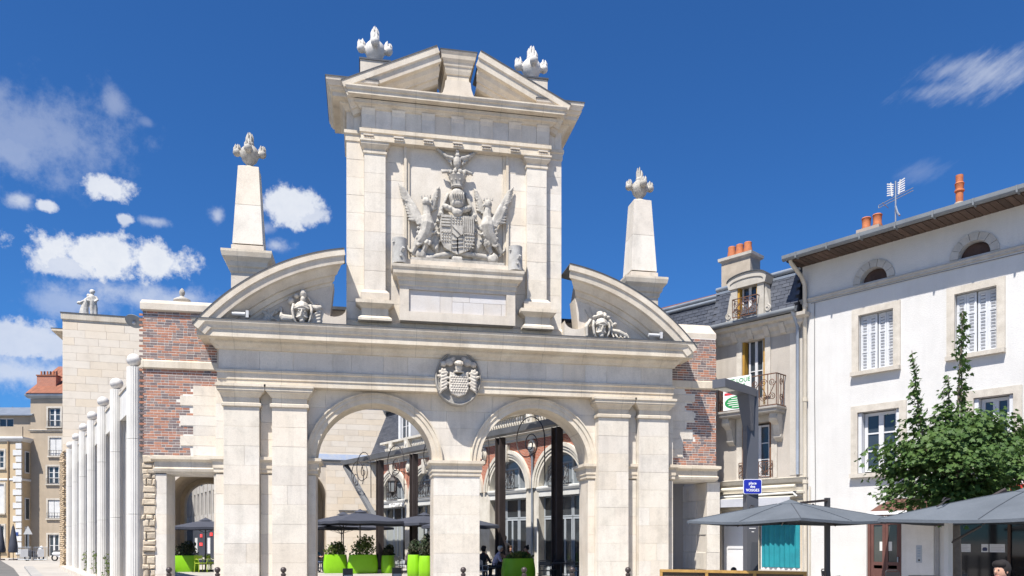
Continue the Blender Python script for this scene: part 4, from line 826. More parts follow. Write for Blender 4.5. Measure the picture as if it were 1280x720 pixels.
# slate mansard with dormers
b = MB().prismx([(.9, 6.7), (2.2, 10.2), (5, 10.4), (5, 6.7)], -20, 9.6).build('mansard_roof', mat('slate_bed', (.06, .065, .08)), AB)
sl_ = MB(); n = 26
for k in range(n):
    za = 6.9 + k * (3.3 / n); x = -19.9 + (.17 if k % 2 else 0)
    while x < 9.5:
        y0 = .9 + (za - 6.7) * 1.3 / 3.5; q = random.uniform(0, .012)
        sl_.add([(x, y0 - .02 - q, za - .02), (x + .33, y0 - .02 - q, za - .02), (x + .33, y0 + .05, za + .13), (x, y0 + .05, za + .13)], [(0, 1, 2, 3)]); x += .34
sl_.build('slates', SLATE, AB, None, 'stuff')
MB().stack(-20, 9.6, 2.0, 5, [(0, 10.1), (.15, 10.15), (.2, 10.3), (0, 10.4)]).build('ridge_band', ZINC, AB)
for c in (-12.0, -7.6, -3.9, .2, 4.4):
    d = MB(); d.box(c - .78, c - .52, .62, 2.1, 6.9, 9.6); d.box(c + .52, c + .78, .62, 2.1, 6.9, 9.6); d.box(c - .52, c + .52, .64, 2.1, 9.2, 9.6); d.stack(c - .8, c + .8, .6, 2.2, [(0, 9.6), (.12, 9.7), (.14, 9.8), (0, 9.9)], back=False); d.build('dormer', mat('dormer_white', (.60, .61, .62), (.52, .53, .55)), AB)
    window(AB, c - .52, c + .52, 7.0, 9.2, .75, 2, 3, WHITE, GLASS)
LET = flat('letter_white', (.85, .85, .84), .5)
text('LE COMPTOIR', .30, 'shop_letters', LET, AB, (-11.55, -.12, 3.66), depth=.02)
ol = MB(); 
# downpipe
MB().tube([(1.72, -.1, 5.6), (1.72, -.1, .1)], .055, 8).build('downpipe', ZINC, AB); MB().lathe([(.06, 5.5), (.16, 5.62), (.18, 5.8), (.0, 5.82)], 1.72, -.14, 10).build('rain_head', ZINC, AB)
# lit pendant lamps inside the shop
for x, lab in ((-.75, 'pendant bulb glowing behind the door left of the downpipe'), (1.35, 'pendant bulb glowing behind the glass just left of the open door'), (3.1, 'pendant bulb glowing right of the dark post in the right arch')):
    p = Matrix.Rotation(radians(-65.22), 4, 'Z') @ Vector((x, 1.3, 0)); t = thing('pendant_lamp', lab, 'lamp', (6.9 + p.x, 36.35 + p.y, 2.3), 0, 'glowing pendant lamps in the shop')
    MB().ell((0, 0, 0), .07, nu=10, nv=8).build('bulb', flat('warm_bulb', (1, .72, .36), .4, 0, 9), t, 80); MB().tube([(0, 0, .06), (0, 0, 1.3)], .01, 4).build('cord', IRON, t)
# lantern on a bracket
p = Matrix.Rotation(radians(-65.22), 4, 'Z') @ Vector((-10.35, -1.0, 0)); t = thing('wall_lantern', 'black iron lantern hanging from the arcade front behind the left arch', 'lantern', (6.9 + p.x, 36.35 + p.y, 4.1), -65.22)
l = MB()
for a in range(6): l.bar((.2 * cos(a * pi / 3), .2 * sin(a * pi / 3), .25), (.26 * cos(a * pi / 3), .26 * sin(a * pi / 3), .85), .03)
l.lathe([(.02, 0), (.1, .12), (.22, .25), (.2, .28)], 0, 0, 6); l.lathe([(.28, .84), (.3, .88), (.14, 1.05), (.1, 1.2), (.03, 1.25), (.02, 1.35)], 0, 0, 6); l.build('lantern_frame', IRON, t); MB().lathe([(.18, .28), (.24, .84)], 0, 0, 6).build('lantern_glass', glassy('lantern_glass', (.25, .27, .28), .1), t); MB().tube([(0, 0, 1.3), (0, .1, 1.5), (0, .6, 1.45), (0, 1.0, 1.3)], .025, 5).build('bracket', IRON, t)
# ------------------------------------------------------------------ iron frame before the arcade
IF = thing('iron_arcade_frame', 'dark steel posts and long grey gutter beam with iron scrolls standing before the brick arcade', 'steel frame', (6.9, 36.35, 0), -65.22)
PX = [-8.9, -5.05, -1.2, 2.65, 6.5]
for x in PX:
    p = MB(); p.box(x - .17, x + .17, -2.52, -2.49, 0, 5.95); p.box(x - .17, x - .145, -2.66, -2.35, 0, 5.95); p.box(x + .145, x + .17, -2.66, -2.35, 0, 5.95); p.box(x - .24, x + .24, -2.74, -2.27, 0, .03); p.build('post', STEEL, IF)
    s_ = MB(); c = (x - 1.3, 5.55); s_.tube([(x - .24, -2.92, 3.9), (x - .25, -2.92, 4.8)] + spiral(c, 1.05, .62, 0, 1.6 * pi, 30, -2.92) + spiral((c[0] + .12, c[1] - .16), .5, .05, 1.75 * pi, 4.6 * pi, 34, -2.92), .024, 5); s_.build('iron_scroll', IRON, IF)
MB().prismx([(-2.72, 6.04), (-2.28, 6.04), (-2.22, 6.28), (-2.78, 6.28)], -13.6, 9).build('gutter_beam', mat('grey_gutter', (.16, .165, .175), (.12, .125, .13), rough=.5), IF)
MB().bar((-13.5, -2.5, 6.0), (-9.6, -2.5, 2.9), .2, .3).build('raking_strut', MATS['grey_gutter'], IF)
s_ = MB(); s_.tube(spiral((-11.0, 5.25), .95, .55, -.6, 1.5 * pi, 30, -2.92) + spiral((-11.2, 5.0), .42, .05, 1.7 * pi, 4.4 * pi, 30, -2.92), .024, 5); s_.build('iron_scroll', IRON, IF)
# ------------------------------------------------------------------ cafe furniture in the yard
def umbrella(label, loc, rot, R, zt, ze, m, group='dark parasols over the cafe terrace', vent=True):
    t = thing('parasol', label, 'parasol', loc, rot, group)
    c = MB(); n = 8; R_ = []
    for k, f in enumerate((.0, .12, .4, .7, 1.0)):
        ring = []
        for q in range(16):
            a = 2 * pi * q / 16; sq = 1 / max(abs(cos(a)), abs(sin(a))); rr = R * f * min(sq, 1.3) * (1 if q % 2 == 0 else .985)
            ring.append((rr * cos(a), rr * sin(a), zt - .14 - (zt - .14 - ze) * (f ** 1.12) - (0.0 if q % 2 == 0 else .025 * f) ))
        R_.append(ring)
    R_.append([(x, y, z - .12) for x, y, z in R_[-1]])
    for q in range(16): 
        pass
    c.rings(R_, caps=False); c.build('canopy', m, t, 20)
    if vent: MB().rings([[(R * .0 * cos(a), R * .0 * sin(a), zt) for a in [2 * pi * q / 12 for q in range(12)]], [(R * .2 * cos(a), R * .2 * sin(a), zt - .17) for a in [2 * pi * q / 12 for q in range(12)]]], caps=False).build('vent_cap', m, t, 30)
    MB().tube([(0, 0, 0), (0, 0, zt)], .03, 8).build('pole', IRON, t, 40); MB().box(-.35, .35, -.35, .35, 0, .08).build('base', STEEL, t)
    r = MB()
    for q in range(8):
        a = 2 * pi * q / 8; sq = 1 / max(abs(cos(a)), abs(sin(a))); rr = R * min(sq, 1.3) * .98; r.bar((.03 * cos(a), .03 * sin(a), zt - .2), (rr * cos(a), rr * sin(a), ze - .03), .02); r.bar((.03 * cos(a), .03 * sin(a), zt - .8), (rr * .5 * cos(a), rr * .5 * sin(a), ze + (zt - ze) * .5 - .12), .015)
    r.build('ribs', IRON, t); return t
UM = mat('dark_canvas', (.050, .055, .075), (.042, .047, .065), scale=2, rough=.75, fine=.05)
umbrella('dark blue grey parasol, nearest of those behind the bright planters in the left arch', (-.15, 38.7, 0), 20, 1.75, 3.1, 2.5, UM)
umbrella('dark parasol peeking out behind and left of the nearest one', (-1.0, 41.0, 0), 5, 1.75, 3.05, 2.5, UM)
umbrella('dark parasol far back in the left arch, lowest of the row', (-1.2, 45.0, 0), 30, 2.3, 2.75, 2.3, UM)
umbrella('dark parasol beside the middle pier in the left arch', (3.0, 39.4, 0), 35, 1.85, 3.0, 2.42, UM)
umbrella('dark parasol mostly hidden by the middle pier, tip in the right arch', (4.05, 33.4, 0), 10, 1.45, 2.75, 2.22, UM)
umbrella('dark parasol standing behind the low passage in the brick wing', (-7.9, 42.2, 0), 12, 1.75, 2.75, 2.25, UM)
GREEN = mat('lime_plastic', (.22, .50, .012), (.20, .46, .01), scale=2, rough=.4, fine=.03)
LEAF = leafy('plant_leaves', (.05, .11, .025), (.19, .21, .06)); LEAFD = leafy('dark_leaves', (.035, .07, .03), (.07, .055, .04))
def leaves(mb, c, r, n, size, up=.2):
    for _ in range(n):
        while True:
            d = Vector((random.uniform(-1, 1), random.uniform(-1, 1), random.uniform(-1, 1)))
            if d.length < 1: break
        p = Vector(c) + Vector((d.x * r[0], d.y * r[1], d.z * r[2])); u = (Vector((random.gauss(0, 1), random.gauss(0, 1), random.gauss(0, 1))) + d * 1.2 + Vector((0, 0, up))).normalized()
        w = u.orthogonal().normalized(); w = (Matrix.Rotation(random.uniform(0, 6.3), 3, u) @ w); s_ = size * random.uniform(.6, 1.3)
        v = u.cross(w); k = v * s_ * .32
        mb.add([tuple(p), tuple(p + w * s_ * .5 + k + u * s_ * .06), tuple(p + w * s_), tuple(p + w * s_ * .5 - k + u * s_ * .06)], [(0, 1, 2, 3)])
    return mb
def planter(label, x, y, rot, w, d, h, plant=0, ph=.45):
    t = thing('planter', label, 'planter', (x, y, 0), rot, 'lime green planters on the terrace')
    R_ = []
    for f, z in ((.93, 0), (.97, .03), (1.0, h * .35), (.99, h * .55), (.90, h * .97), (.88, h), (.84, h), (.82, h - .12)):
        ring = []
        for q in range(24):
            a = 2 * pi * q / 24; c_, s_ = cos(a), sin(a); k = (abs(c_) ** 5 + abs(s_) ** 5) ** (-1 / 5); ring.append((w / 2 * f * c_ * k, d / 2 * f * s_ * k, z))
        R_.append(ring)
    MB().rings(R_).build('pot', GREEN, t, 40)
    f = MB(); leaves(f, (0, 0, h + ph * .35), (w * .44, d * .42, ph * .6), 460, .14); leaves(f, (w * .1, 0, h + ph * .75), (w * .3, d * .3, ph * .5), 170, .16, .8)
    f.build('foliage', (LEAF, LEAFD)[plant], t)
    return t
planter('lime green planter with low shrubs, left one of the pair in the left arch', -1.32, 38.9, 8, 1.15, .6, .9, 0, .5)
planter('lime green planter with tall yellowish shrubs, right one of the pair in the left arch', -.02, 38.2, 8, 1.42, .6, .9, 0, .75)
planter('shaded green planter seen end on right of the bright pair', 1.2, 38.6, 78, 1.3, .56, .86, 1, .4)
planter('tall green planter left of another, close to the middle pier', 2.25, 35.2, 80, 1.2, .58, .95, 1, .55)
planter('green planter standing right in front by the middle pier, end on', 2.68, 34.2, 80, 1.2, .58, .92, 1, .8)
planter('lime green planter standing alone in the right arch before the diners', 5.83, 29.4, 8, 1.28, .6, .9, 0, .16)
planter('green planter with dark shrub seen through the low passage of the brick wing', -8.83, 41.9, 6, 1.35, .6, .82, 1, .6)
CHM = flat('chair_metal', (.03, .03, .034), .45); CHG = flat('chair_grey', (.16, .16, .17), .45)
def chair(label, x, y, rot, m=CHM, first=[None]):
    g_ = 'dark cafe chairs on the terrace'
    t = thing('cafe_chair', label, 'chair', (x, y, 0), rot, g_)
    MB().box(-.21, .21, -.21, .21, .44, .47).build('seat', m, t)
    b = MB(); b.tube([(-.2, .2, .44), (-.22, .24, .8), (-.16, .26, .84), (.16, .26, .84), (.22, .24, .8), (.2, .2, .44)], .015, 6); b.bar((-.21, .235, .62), (.21, .235, .62), .02); b.box(-.19, .19, .235, .25, .66, .80); b.build('backrest', m, t)
    for s_ in (-1, 1): MB().tube([(s_ * .2, .22, .62), (s_ * .25, .0, .66), (s_ * .23, -.2, .62), (s_ * .2, -.2, .45)], .013, 5).build('armrest', m, t)
    for sx, sy in ((-1, -1), (1, -1), (-1, 1), (1, 1)): MB().bar((sx * .19, sy * .19, .44), (sx * .22, sy * .22, 0), .026).build('leg', m, t)
    return t
def table(label, x, y, m=CHM):
    t = thing('cafe_table', label, 'table', (x, y, 0), 0, 'small round cafe tables'); MB().lathe([(0, .72), (.34, .72), (.35, .735), (.34, .75), (0, .75)], 0, 0, 20).build('tabletop', m, t); MB().lathe([(.24, 0), (.22, .02), (.03, .04), (.03, .72)], 0, 0, 12).build('pedestal', m, t); return t
chair('dark cafe chair just right of the lone lime planter', 6.7, 28.6, 160); chair('dark cafe chair in the middle of the row right of the planter', 7.35, 29.4, 185); chair('dark cafe chair in front of the dark post in the right arch', 7.75, 28.3, 30, CHG)
chair('dark cafe chair nearest the right arch pier', 8.35, 28.4, 200, CHG); chair('dark cafe chair beside the seated man in the left arch', 1.75, 37.3, 120); chair('dark cafe chair at the far left edge of the left arch', -2.0, 39.5, 60); chair('dark chair behind the white haired diner', 5.25, 32.2, 75); chair('pale grey cafe chair left of the diners beside the middle pier', 4.3, 29.0, 20, flat('chair_pale', (.4, .4, .4), .4))
table('small round table right of the lone planter', 7.3, 28.6); table('small round table at the right pier', 8.1, 29.1); table('small round table of the diners behind the planter', 6.1, 32.3); table('small round table in the left arch by the seated man', 2.45, 38.6); table('small round table at the left edge of the left arch', -2.6, 39.6)
YG = mat('lime_chair', (.42, .55, .05)); 
for i, (x, y, l) in enumerate(((-7.9, 41.0, 'lime green folding chair right of the planter behind the low passage'), (-7.4, 41.5, 'lime green folding chair farther right beside the passage jamb'), (-7.7, 42.6, 'lime green folding chair behind the other two in the passage'))): chair(l, x, y, 40 + 50 * i, YG)
for x, y, l in ((-.52, 27.6, 'small framed menu board standing before the bright planters'), (1.18, 28.2, 'small framed menu board standing before the end on planter')):
    t = thing('menu_board', l, 'sign', (x, y, 0), 8, 'menu boards'); MB().box(-.17, .17, -.02, .02, .22, .62).build('panel', flat('board_dark', (.05, .05, .05), .4), t); MB().box(-.14, .14, -.026, -.021, .24, .40).build('sheet', flat('paper', (.6, .6, .58), .8), t); MB().bar((0, 0, 0), (0, 0, .22), .04).build('stem', CHM, t); MB().box(-.16, .16, -.14, .14, 0, .02).build('foot', CHM, t)
# ------------------------------------------------------------------ white house on the right
WH = thing('white_house', 'white rendered house with shuttered windows, arched attic lights and brown wooden eaves on the right', 'house', (13.82, 22.93, 0), -60.11)
holes = [(1.83, 2.86, 6.68, 8.38), (4.52, 5.56, 6.68, 8.38), (1.80, 3.03, 3.6, 5.45), (5.0, 5.95, 3.6, 5.45), (7.3, 8.4, 6.68, 8.38), (7.3, 8.4, 3.6, 5.45), (2.06, 3.08, 0, 2.25), (4.25, 9.5, .0, 2.3)]
w = MB(); holed(w, 0, 12, 0, 9.3, 0, .45, holes); w.build('front_wall', STUCCO, WH)
w = MB(); arch_wall(w, 0, 12, 9.3, 10.35, 0, .4, [(2.28, 9.33, .40, 9.33), (5.01, 9.33, .40, 9.33), (7.8, 9.33, .4, 9.33)], 14); w.build('attic_wall', STUCCO, WH)
w = MB(); w.box(.0, .4, .45, 9, 0, 10.35); w.box(11.6, 12, .45, 9, 0, 10.35); w.box(0, 12, 8.6, 9, 0, 10.35); w.build('side_walls', STUCCO, WH)
MB().box(.4, 11.6, 3.0, 3.1, 0, 10.3).build('inner_wall', DARK, WH)
MB().stack(0, 12, -.0, .3, [(0, 9.14), (.05, 9.16), (.05, 9.22), (.08, 9.24), (.08, 9.28), (0, 9.31)], back=False).build('string_course', mat('grey_band', (.44, .42, .39), (.36, .34, .31), streak=.2), WH)
for c in (2.28, 5.01, 7.8):
    a = MB(); n = 7
    for k in range(n): 
        q = MB(); arch_ring(q, c, 9.33, .40, .62, -.035, .1, pi * k / n + .012, pi * (k + 1) / n - .012, 4); q.build('arch_stone', mat('arch_stone', (.48, .46, .43), (.36, .345, .32), scale=5, rnd=.5, bump=.3), WH)
    P = [(c + .4 * cos(pi * k / 14), 9.32 + .4 * sin(pi * k / 14)) for k in range(15)]; MB().prism(P, .18, .22).build('attic_shutter', mat('dark_wood', (.10, .06, .045), (.06, .035, .03), scale=3, streak=.3), WH)
SHUT = mat('shutter_white', (.56, .57, .59), (.52, .53, .55), fine=.03)
for (x0, x1) in ((1.83, 2.86), (4.52, 5.56), (7.3, 8.4)):
    surround(WH, x0, x1, 6.68, 8.38, 0, .2)
    for s_, (a, b) in enumerate(((x0, (x0 + x1) / 2), ((x0 + x1) / 2, x1))):
        h = MB(); a += .01; b -= .01; dy = .03 if s_ else .0; h.box(a, b, .12 + dy, .16 + dy, 6.7, 8.36); mid = (a + b) / 2
        for q, (p, r) in enumerate(((a, mid), (mid, b))):
            h.box(p + .008, p + .05, .105 + dy, .125 + dy, 6.7, 8.36); h.box(r - .05, r - .008, .105 + dy, .125 + dy, 6.7, 8.36)
            for zz in (6.7, 7.25, 7.8, 8.30): h.box(p + .05, r - .05, .105 + dy, .12 + dy, zz, zz + .06)
        o = h.build('shutter', SHUT, WH); L_ = MB()
        for q, (p, r) in enumerate(((a, mid), (mid, b))):
            for k in range(17): zz = 6.80 + k * .09; L_.add([(p + .07, .117 + dy, zz), (r - .07, .117 + dy, zz), (r - .07, .1 + dy, zz + .035), (p + .07, .1 + dy, zz + .035)], [(0, 1, 2, 3)]); L_.box(p + .07, r - .07, .115 + dy, .121 + dy, zz - .02, zz, 1)
        L_.build('louvres', [SHUT, flat('louvre_gap', (.2, .2, .21), .9)], o, None, 'stuff')
for (x0, x1) in ((1.80, 3.03), (5.0, 5.95), (7.3, 8.4)):
    surround(WH, x0, x1, 3.6, 5.45, 0, .2); window(WH, x0 + .12, x1 - .12, 3.66, 5.42, .2, 2, 3, WHITE, GLASS, .09, .045)
    for a in (x0 + .005, x1 - .105): q = MB().box(a, a + .1, .02, .3, 3.62, 5.43); q.build('folded_shutter', SHUT, WH)
# eaves: boards, gutter, roof
MB().box(-.1, 12.1, -.82, .4, 10.36, 10.39).build('soffit', mat('eaves_wood', (.075, .052, .042), (.045, .033, .028), scale=3, fine=.2), WH)
sb = MB().box(-.1, -.09, -.8, .0, 10.33, 10.36).build('soffit_boards', MATS['eaves_wood'], WH)
bm_ = MB().box(0, .165, -.80, .0, 10.335, 10.358); me = None
for k in range(66):
    if me is None: o = bm_.build('soffit_board', mat('soffit_board', (.11, .072, .055), (.055, .038, .03), scale=3, rnd=.8, fine=.2), WH); me = o.data
    else: o = link('soffit_board', me, WH)
    o.location.x = -.05 + k * .183
gt = MB(); pr = [(-.82 - .09 + .09 * cos(a), 10.42 + .09 * sin(a)) for a in [pi * .95 + k * pi * 1.1 / 8 for k in range(9)]]
gt.prismx(pr + [(-.82, 10.5), (-1.0, 10.5)], -.15, 12.1); gt.build('gutter', mat('grey_zinc_gutter', (.17, .185, .20), (.13, .14, .155), rough=.5), WH)
for k in range(12): MB().box(.3 + k, .34 + k, -1.02, -.8, 10.32, 10.5).build('gutter_clip', MATS['grey_zinc_gutter'], WH)
MB().prismx([(-.95, 10.47), (4.5, 12.0), (9.9, 10.47)], -.12, 12.1).build('roof', ROOFT, WH)
tl = MB()
for i in range(40): tl.tube([(-.05 + i * .305, -.9, 10.455), (-.05 + i * .305, .6, 10.87)], .06, 6)
tl.build('roof_tiles', ROOFT, WH, 50, 'stuff')
# door, pier, restaurant front, awning
BROWN = mat('brown_door_paint', (.13, .06, .05), (.10, .045, .038), fine=.05, rough=.5)
dr = MB(); dr.box(2.06, 2.14, .08, .16, 0, 2.25); dr.box(3.0, 3.08, .08, .16, 0, 2.25); dr.box(2.14, 3.0, .08, .16, 2.15, 2.25)
for a, b in ((2.15, 2.565), (2.575, 2.99)): dr.box(a, a + .08, .1, .15, .02, 2.15); dr.box(b - .08, b, .1, .15, .02, 2.15); dr.box(a + .08, b - .08, .1, .15, .02, .75); dr.box(a + .08, b - .08, .1, .15, .85, .95); dr.box(a + .08, b - .08, .1, .15, 2.05, 2.15)
dr = dr.build('door', BROWN, WH)
for a, b in ((2.23, 2.485), (2.655, 2.91)): MB().box(a, b, .125, .13, .95, 2.05).build('pane', glassy('door_glass', (.06, .065, .06)), dr)
for a in (2.40, 2.66): MB().box(a, a + .1, .118, .122, 1.28, 1.55).build('notice', flat('paper', (.6, .6, .58), .8), dr)
MB().box(2.93, 2.96, .06, .1, .95, 1.1).build('handle', ZINC, dr)
ic = MB().box(3.5, 3.66, -.03, 0.0, .95, 1.45).build('intercom', flat('steel_plate', (.35, .36, .38), .4, .6), WH); MB().box(3.56, 3.61, -.04, -.03, 1.0, 1.05).build('button', IRON, ic)
for k in range(4): MB().box(3.54, 3.62, -.036, -.03, 1.12 + .075 * k, 1.16 + .075 * k).build('button', ZINC, ic)
MB().box(3.11, 3.98, -.025, .0, .1, 2.15).build('white_pier', mat('pier_white', (.64, .63, .62), (.56, .55, .54), streak=.1), WH)
MB().box(4.03, 4.12, -.06, .1, 0, 2.25).build('pilaster_strip', mat('grey_strip', (.30, .30, .31)), WH)
MB().box(4.25, 9.5, .26, .30, .0, 2.3).build('shop_glass_front', glassy('black_glass', (.012, .012, .014), .05), WH)
fr = MB(); fr.box(4.25, 9.5, .18, .25, .5, .58); fr.box(4.25, 9.5, .1, .26, 2.12, 2.22)
for x in (4.25, 5.75, 7.2, 8.6): fr.box(x, x + .06, .18, .25, .58, 2.12)
fr.build('shop_frame', mat('dark_brown_frame', (.07, .045, .035)), WH); MB().box(4.25, 9.5, .05, .12, 2.22, 2.3).build('shop_lintel', MATS['grey_strip'], WH)
for i, (a, b, z0, z1) in enumerate(((4.53, 4.83, 1.27, 1.49), (5.1, 5.27, 1.27, 1.49), (5.30, 5.67, 1.27, 1.49))):
    o = MB().box(a, b, .245, .258, z0, z1).build('poster', flat('paper_white', (.55, .55, .56), .7), WH)
    if i == 1: MB().prism([(a + .035, 1.30), (b - .035, 1.30), (b - .02, 1.36), (b - .05, 1.40), (a + .05, 1.40), (a + .02, 1.36)], .238, .244).build('face_mask_sign', flat('ink', (.02, .03, .08), .7), o)
    else:
        for k in range(4): MB().box(a + .03, b - .03 - .05 * (k % 2), .241, .245, 1.31 + .042 * k, 1.318 + .042 * k).build('text_line', flat('grey_ink', (.3, .3, .32), .7), o)
AWN = mat('brown_awning', (.12, .055, .04), (.10, .045, .033), rough=.8)
aw = MB(); aw.prismx([(-.05, 2.80), (-.9, 2.60), (-1.5, 2.40), (-1.5, 2.37), (-.05, 2.75)], 2.85, 9.5); aw = aw.build('awning', AWN, WH); MB().box(2.8, 9.5, -1.56, -1.48, 2.30, 2.40).build('awning_bar', flat('bar_white', (.7, .7, .7), .4), aw); MB().box(2.8, 9.5, -1.53, -1.5, 2.10, 2.30).build('valance', AWN, aw)
text('RESTAURANT', .15, 'awning_letters', LET, aw, (3.6, -1.535, 2.2), depth=.003)
MB().box(5.9, 9.5, -.16, .0, 2.75, 3.05).build('sign_box', mat('red_sign', (.5, .03, .03)), WH)
cb_ = MB(); cb_.tube([(.3, -.02, 9.1), (3.6, -.025, 9.1), (6.3, -.02, 9.08), (9.5, -.025, 9.1)], .012, 4); cb_.tube([(.42, -.02, 9.1), (.42, -.02, 6.1), (.45, -.02, 3.3), (.45, -.02, 2.2)], .012, 4); cb_.build('wall_cable', mat('cable_grey', (.22, .22, .22)), WH)
MB().box(3.55, 3.75, -.03, 0, 2.75, 2.95).build('vent_cover', ZINC, WH); MB().box(.38, .58, -.07, 0, 2.3, 2.6).build('junction_box', mat('box_grey', (.4, .4, .39)), WH)
# chimney pots, antenna
for x, zz, k in ((1.85, 10.9, 0),):
    c = MB().box(x - .3, x + .4, .4, 1.0, 10.5, 11.15).build('chimney', mat('chimney_render', (.35, .31, .27)), WH)
    for q in (-.12, .22): MB().lathe([(.13, 11.15), (.15, 11.2), (.12, 11.3), (.13, 11.5), (.15, 11.53), (.13, 11.56)], x + q, .7, 12).build('chimney_pot', TERRA, c, 40)
c = MB().lathe([(.16, 10.9), (.13, 11.2)], 4.35, .8, 12).build('flue', mat('flue_cream', (.5, .42, .34)), WH)
MB().lathe([(.095, 11.2), (.10, 11.5), (.13, 11.52), (.13, 11.56), (.10, 11.58), (.12, 11.72), (.13, 11.74), (.095, 11.78), (.10, 11.98), (.0, 12.0)], 4.35, .8, 14).build('chimney_pot', TERRA, c, 40)
an = thing('tv_antenna', 'grey rooftop television antenna on a short mast above the white house', 'antenna', (13.82 + .4985 * 2.7 + .867 * .5, 22.93 - .867 * 2.7 + .4985 * .5, 10.8), -60)
MB().tube([(0, 0, 0), (0, 0, 1.5)], .025, 8).build('mast', ZINC, an); MB().tube([(0, 0, .75), (.1, -.1, .5), (.18, -.15, .38)], .03, 6).build('brace', ZINC, an)
q = MB()
for z in (.95, 1.03): q.tube([(-.55, .1, z - .05), (.55, -.1, z + .06)], .012, 5)
q.tube([(-.55, .1, .9), (-.55, .1, .98)], .012, 5); q.tube([(-.3, .2, .85), (-.3, -.2, .9)], .01, 4); q.build('dipole', ZINC, an); q = MB()
for sx in (-1, 1):
    for k in range(6): q.bar((sx * .06, 0, 1.12 + .06 * k), (sx * .26, .02, 1.16 + .07 * k), .03, .01)
    q.bar((sx * .1, 0, 1.08), (sx * .14, 0, 1.5), .03)
q.build('reflector', mat('antenna_alu', (.6, .6, .58)), an)
dp = MB(); dp.tube([(.05, -.85, 10.42), (.05, -.80, 10.28), (.12, -.3, 9.95), (.14, -.12, 9.7), (.14, -.1, 3.2), (.16, -.1, .1)], .065, 10); dp.build('downpipe', mat('cream_pipe', (.55, .50, .42), (.46, .41, .33), streak=.3), WH, 50)
pc_ = MB()
for z in (9.0, 6.0, 3.4): pc_.lathe([(.085, z), (.085, z + .12)], .14, -.1, 10)
pc_.tube([(.27, -.04, 3.3), (.27, -.04, .3)], .025, 6); pc_.build('pipe_collars', MATS['cream_pipe'], WH)
# ------------------------------------------------------------------ grey-beige house between the gate and the white house
BH = thing('beige_house', 'narrow grey beige house with slate mansard and iron balcony left of the white house', 'house', (13.82, 22.93, 0), -56.78)
hol = [(-2.12, -1.28, 6.35, 8.55), (-2.12, -1.05, 3.65, 5.52), (-2.92, -1.9, 0, 2.45), (-1.5, -.06, .62, 2.4)]
w = MB(); holed(w, -3.35, 0, 0, 8.7, 0, .4, hol); w.build('front_wall', BEIGE, BH); MB().box(-3.35, -3.0, .4, 7, 0, 8.7).build('side_wall', BEIGE, BH); MB().box(-3.0, 0, 1.6, 1.7, 0, 8.7).build('inner_wall', DARK, BH)
MB().box(-.42, -.0, -.012, 0, 3.7, 8.6).build('lighter_render', mat('side_render', (.46, .43, .39), (.40, .37, .33)), BH)
MB().stack(-3.3, -.1, -.02, .4, [(.0, 8.3), (.05, 8.36), (.08, 8.45), (.2, 8.55), (.22, 8.66), (.36, 8.72), (.38, 8.82), (0, 8.86)], back=False).build('stone_cornice', SURR, BH)
for x in (-2.9, -2.35, -1.75, -1.15, -.6): MB().prismx([(0, 8.3), (-.12, 8.34), (-.3, 8.62), (0, 8.62)], x - .09, x + .09).build('cornice_bracket', SURR, BH)
MB().tube([(-3.75, -.48, 8.88), (-.0, -.48, 8.92)], .09, 8).build('gutter', MATS['grey_zinc_gutter'], BH, 50)
MB().prismx([(-.40, 8.86), (.05, 10.3), (1.6, 10.6), (1.6, 8.8)], -3.1, -.1).build('mansard_roof', MATS['slate_bed'], BH)
sl_ = MB(); n = 11
for k in range(n):
    za = 8.9 + k * .128; x = -3.1 + (.13 if k % 2 else 0)
    while x < -.2:
        y0 = -.40 + (za - 8.86) * .45 / 1.44; q = random.uniform(0, .012); sl_.add([(x, y0 - .02 - q, za), (x + .245, y0 - .02 - q, za), (x + .245, y0 + .03, za + .145), (x, y0 + .03, za + .145)], [(0, 1, 2, 3)]); x += .26
sl_.build('slates', SLATE, BH, None, 'stuff')
MB().tube([(-3.12, .02, 10.3), (-.05, .02, 10.34)], .085, 8).build('zinc_ridge', ZINC, BH, 50); MB().box(-3.12, -.05, -.04, .1, 10.12, 10.2).build('zinc_flashing', ZINC, BH)
# left, lower mansard running behind the brick wing
MB().prismx([(-.35, 8.4), (.15, 10.1), (1.6, 10.3), (1.6, 8.4)], -6.2, -3.12).build('low_mansard', MATS['slate_bed'], BH); sl_ = MB()
for k in range(13):
    za = 8.45 + k * .125; x = -6.2 + (.13 if k % 2 else 0)
    while x < -3.2: y0 = -.35 + (za - 8.4) * .5 / 1.7; q = random.uniform(0, .012); sl_.add([(x, y0 - .02 - q, za), (x + .245, y0 - .02 - q, za), (x + .245, y0 + .03, za + .14), (x, y0 + .03, za + .14)], [(0, 1, 2, 3)]); x += .26
sl_.build('slates', SLATE, BH, None, 'stuff')
for z, y in ((10.12, .12), (9.96, .06)): MB().tube([(-6.2, y, z), (-3.1, y, z + .02)], .07, 8).build('zinc_ridge', ZINC, BH, 50)
MB().box(-6.2, -3.1, .2, .5, 10.2, 10.26).build('tile_edge', ROOFT, BH); MB().box(-6.2, -3.35, .0, .5, 0, 8.4).build('rear_wall', BEIGE, BH)
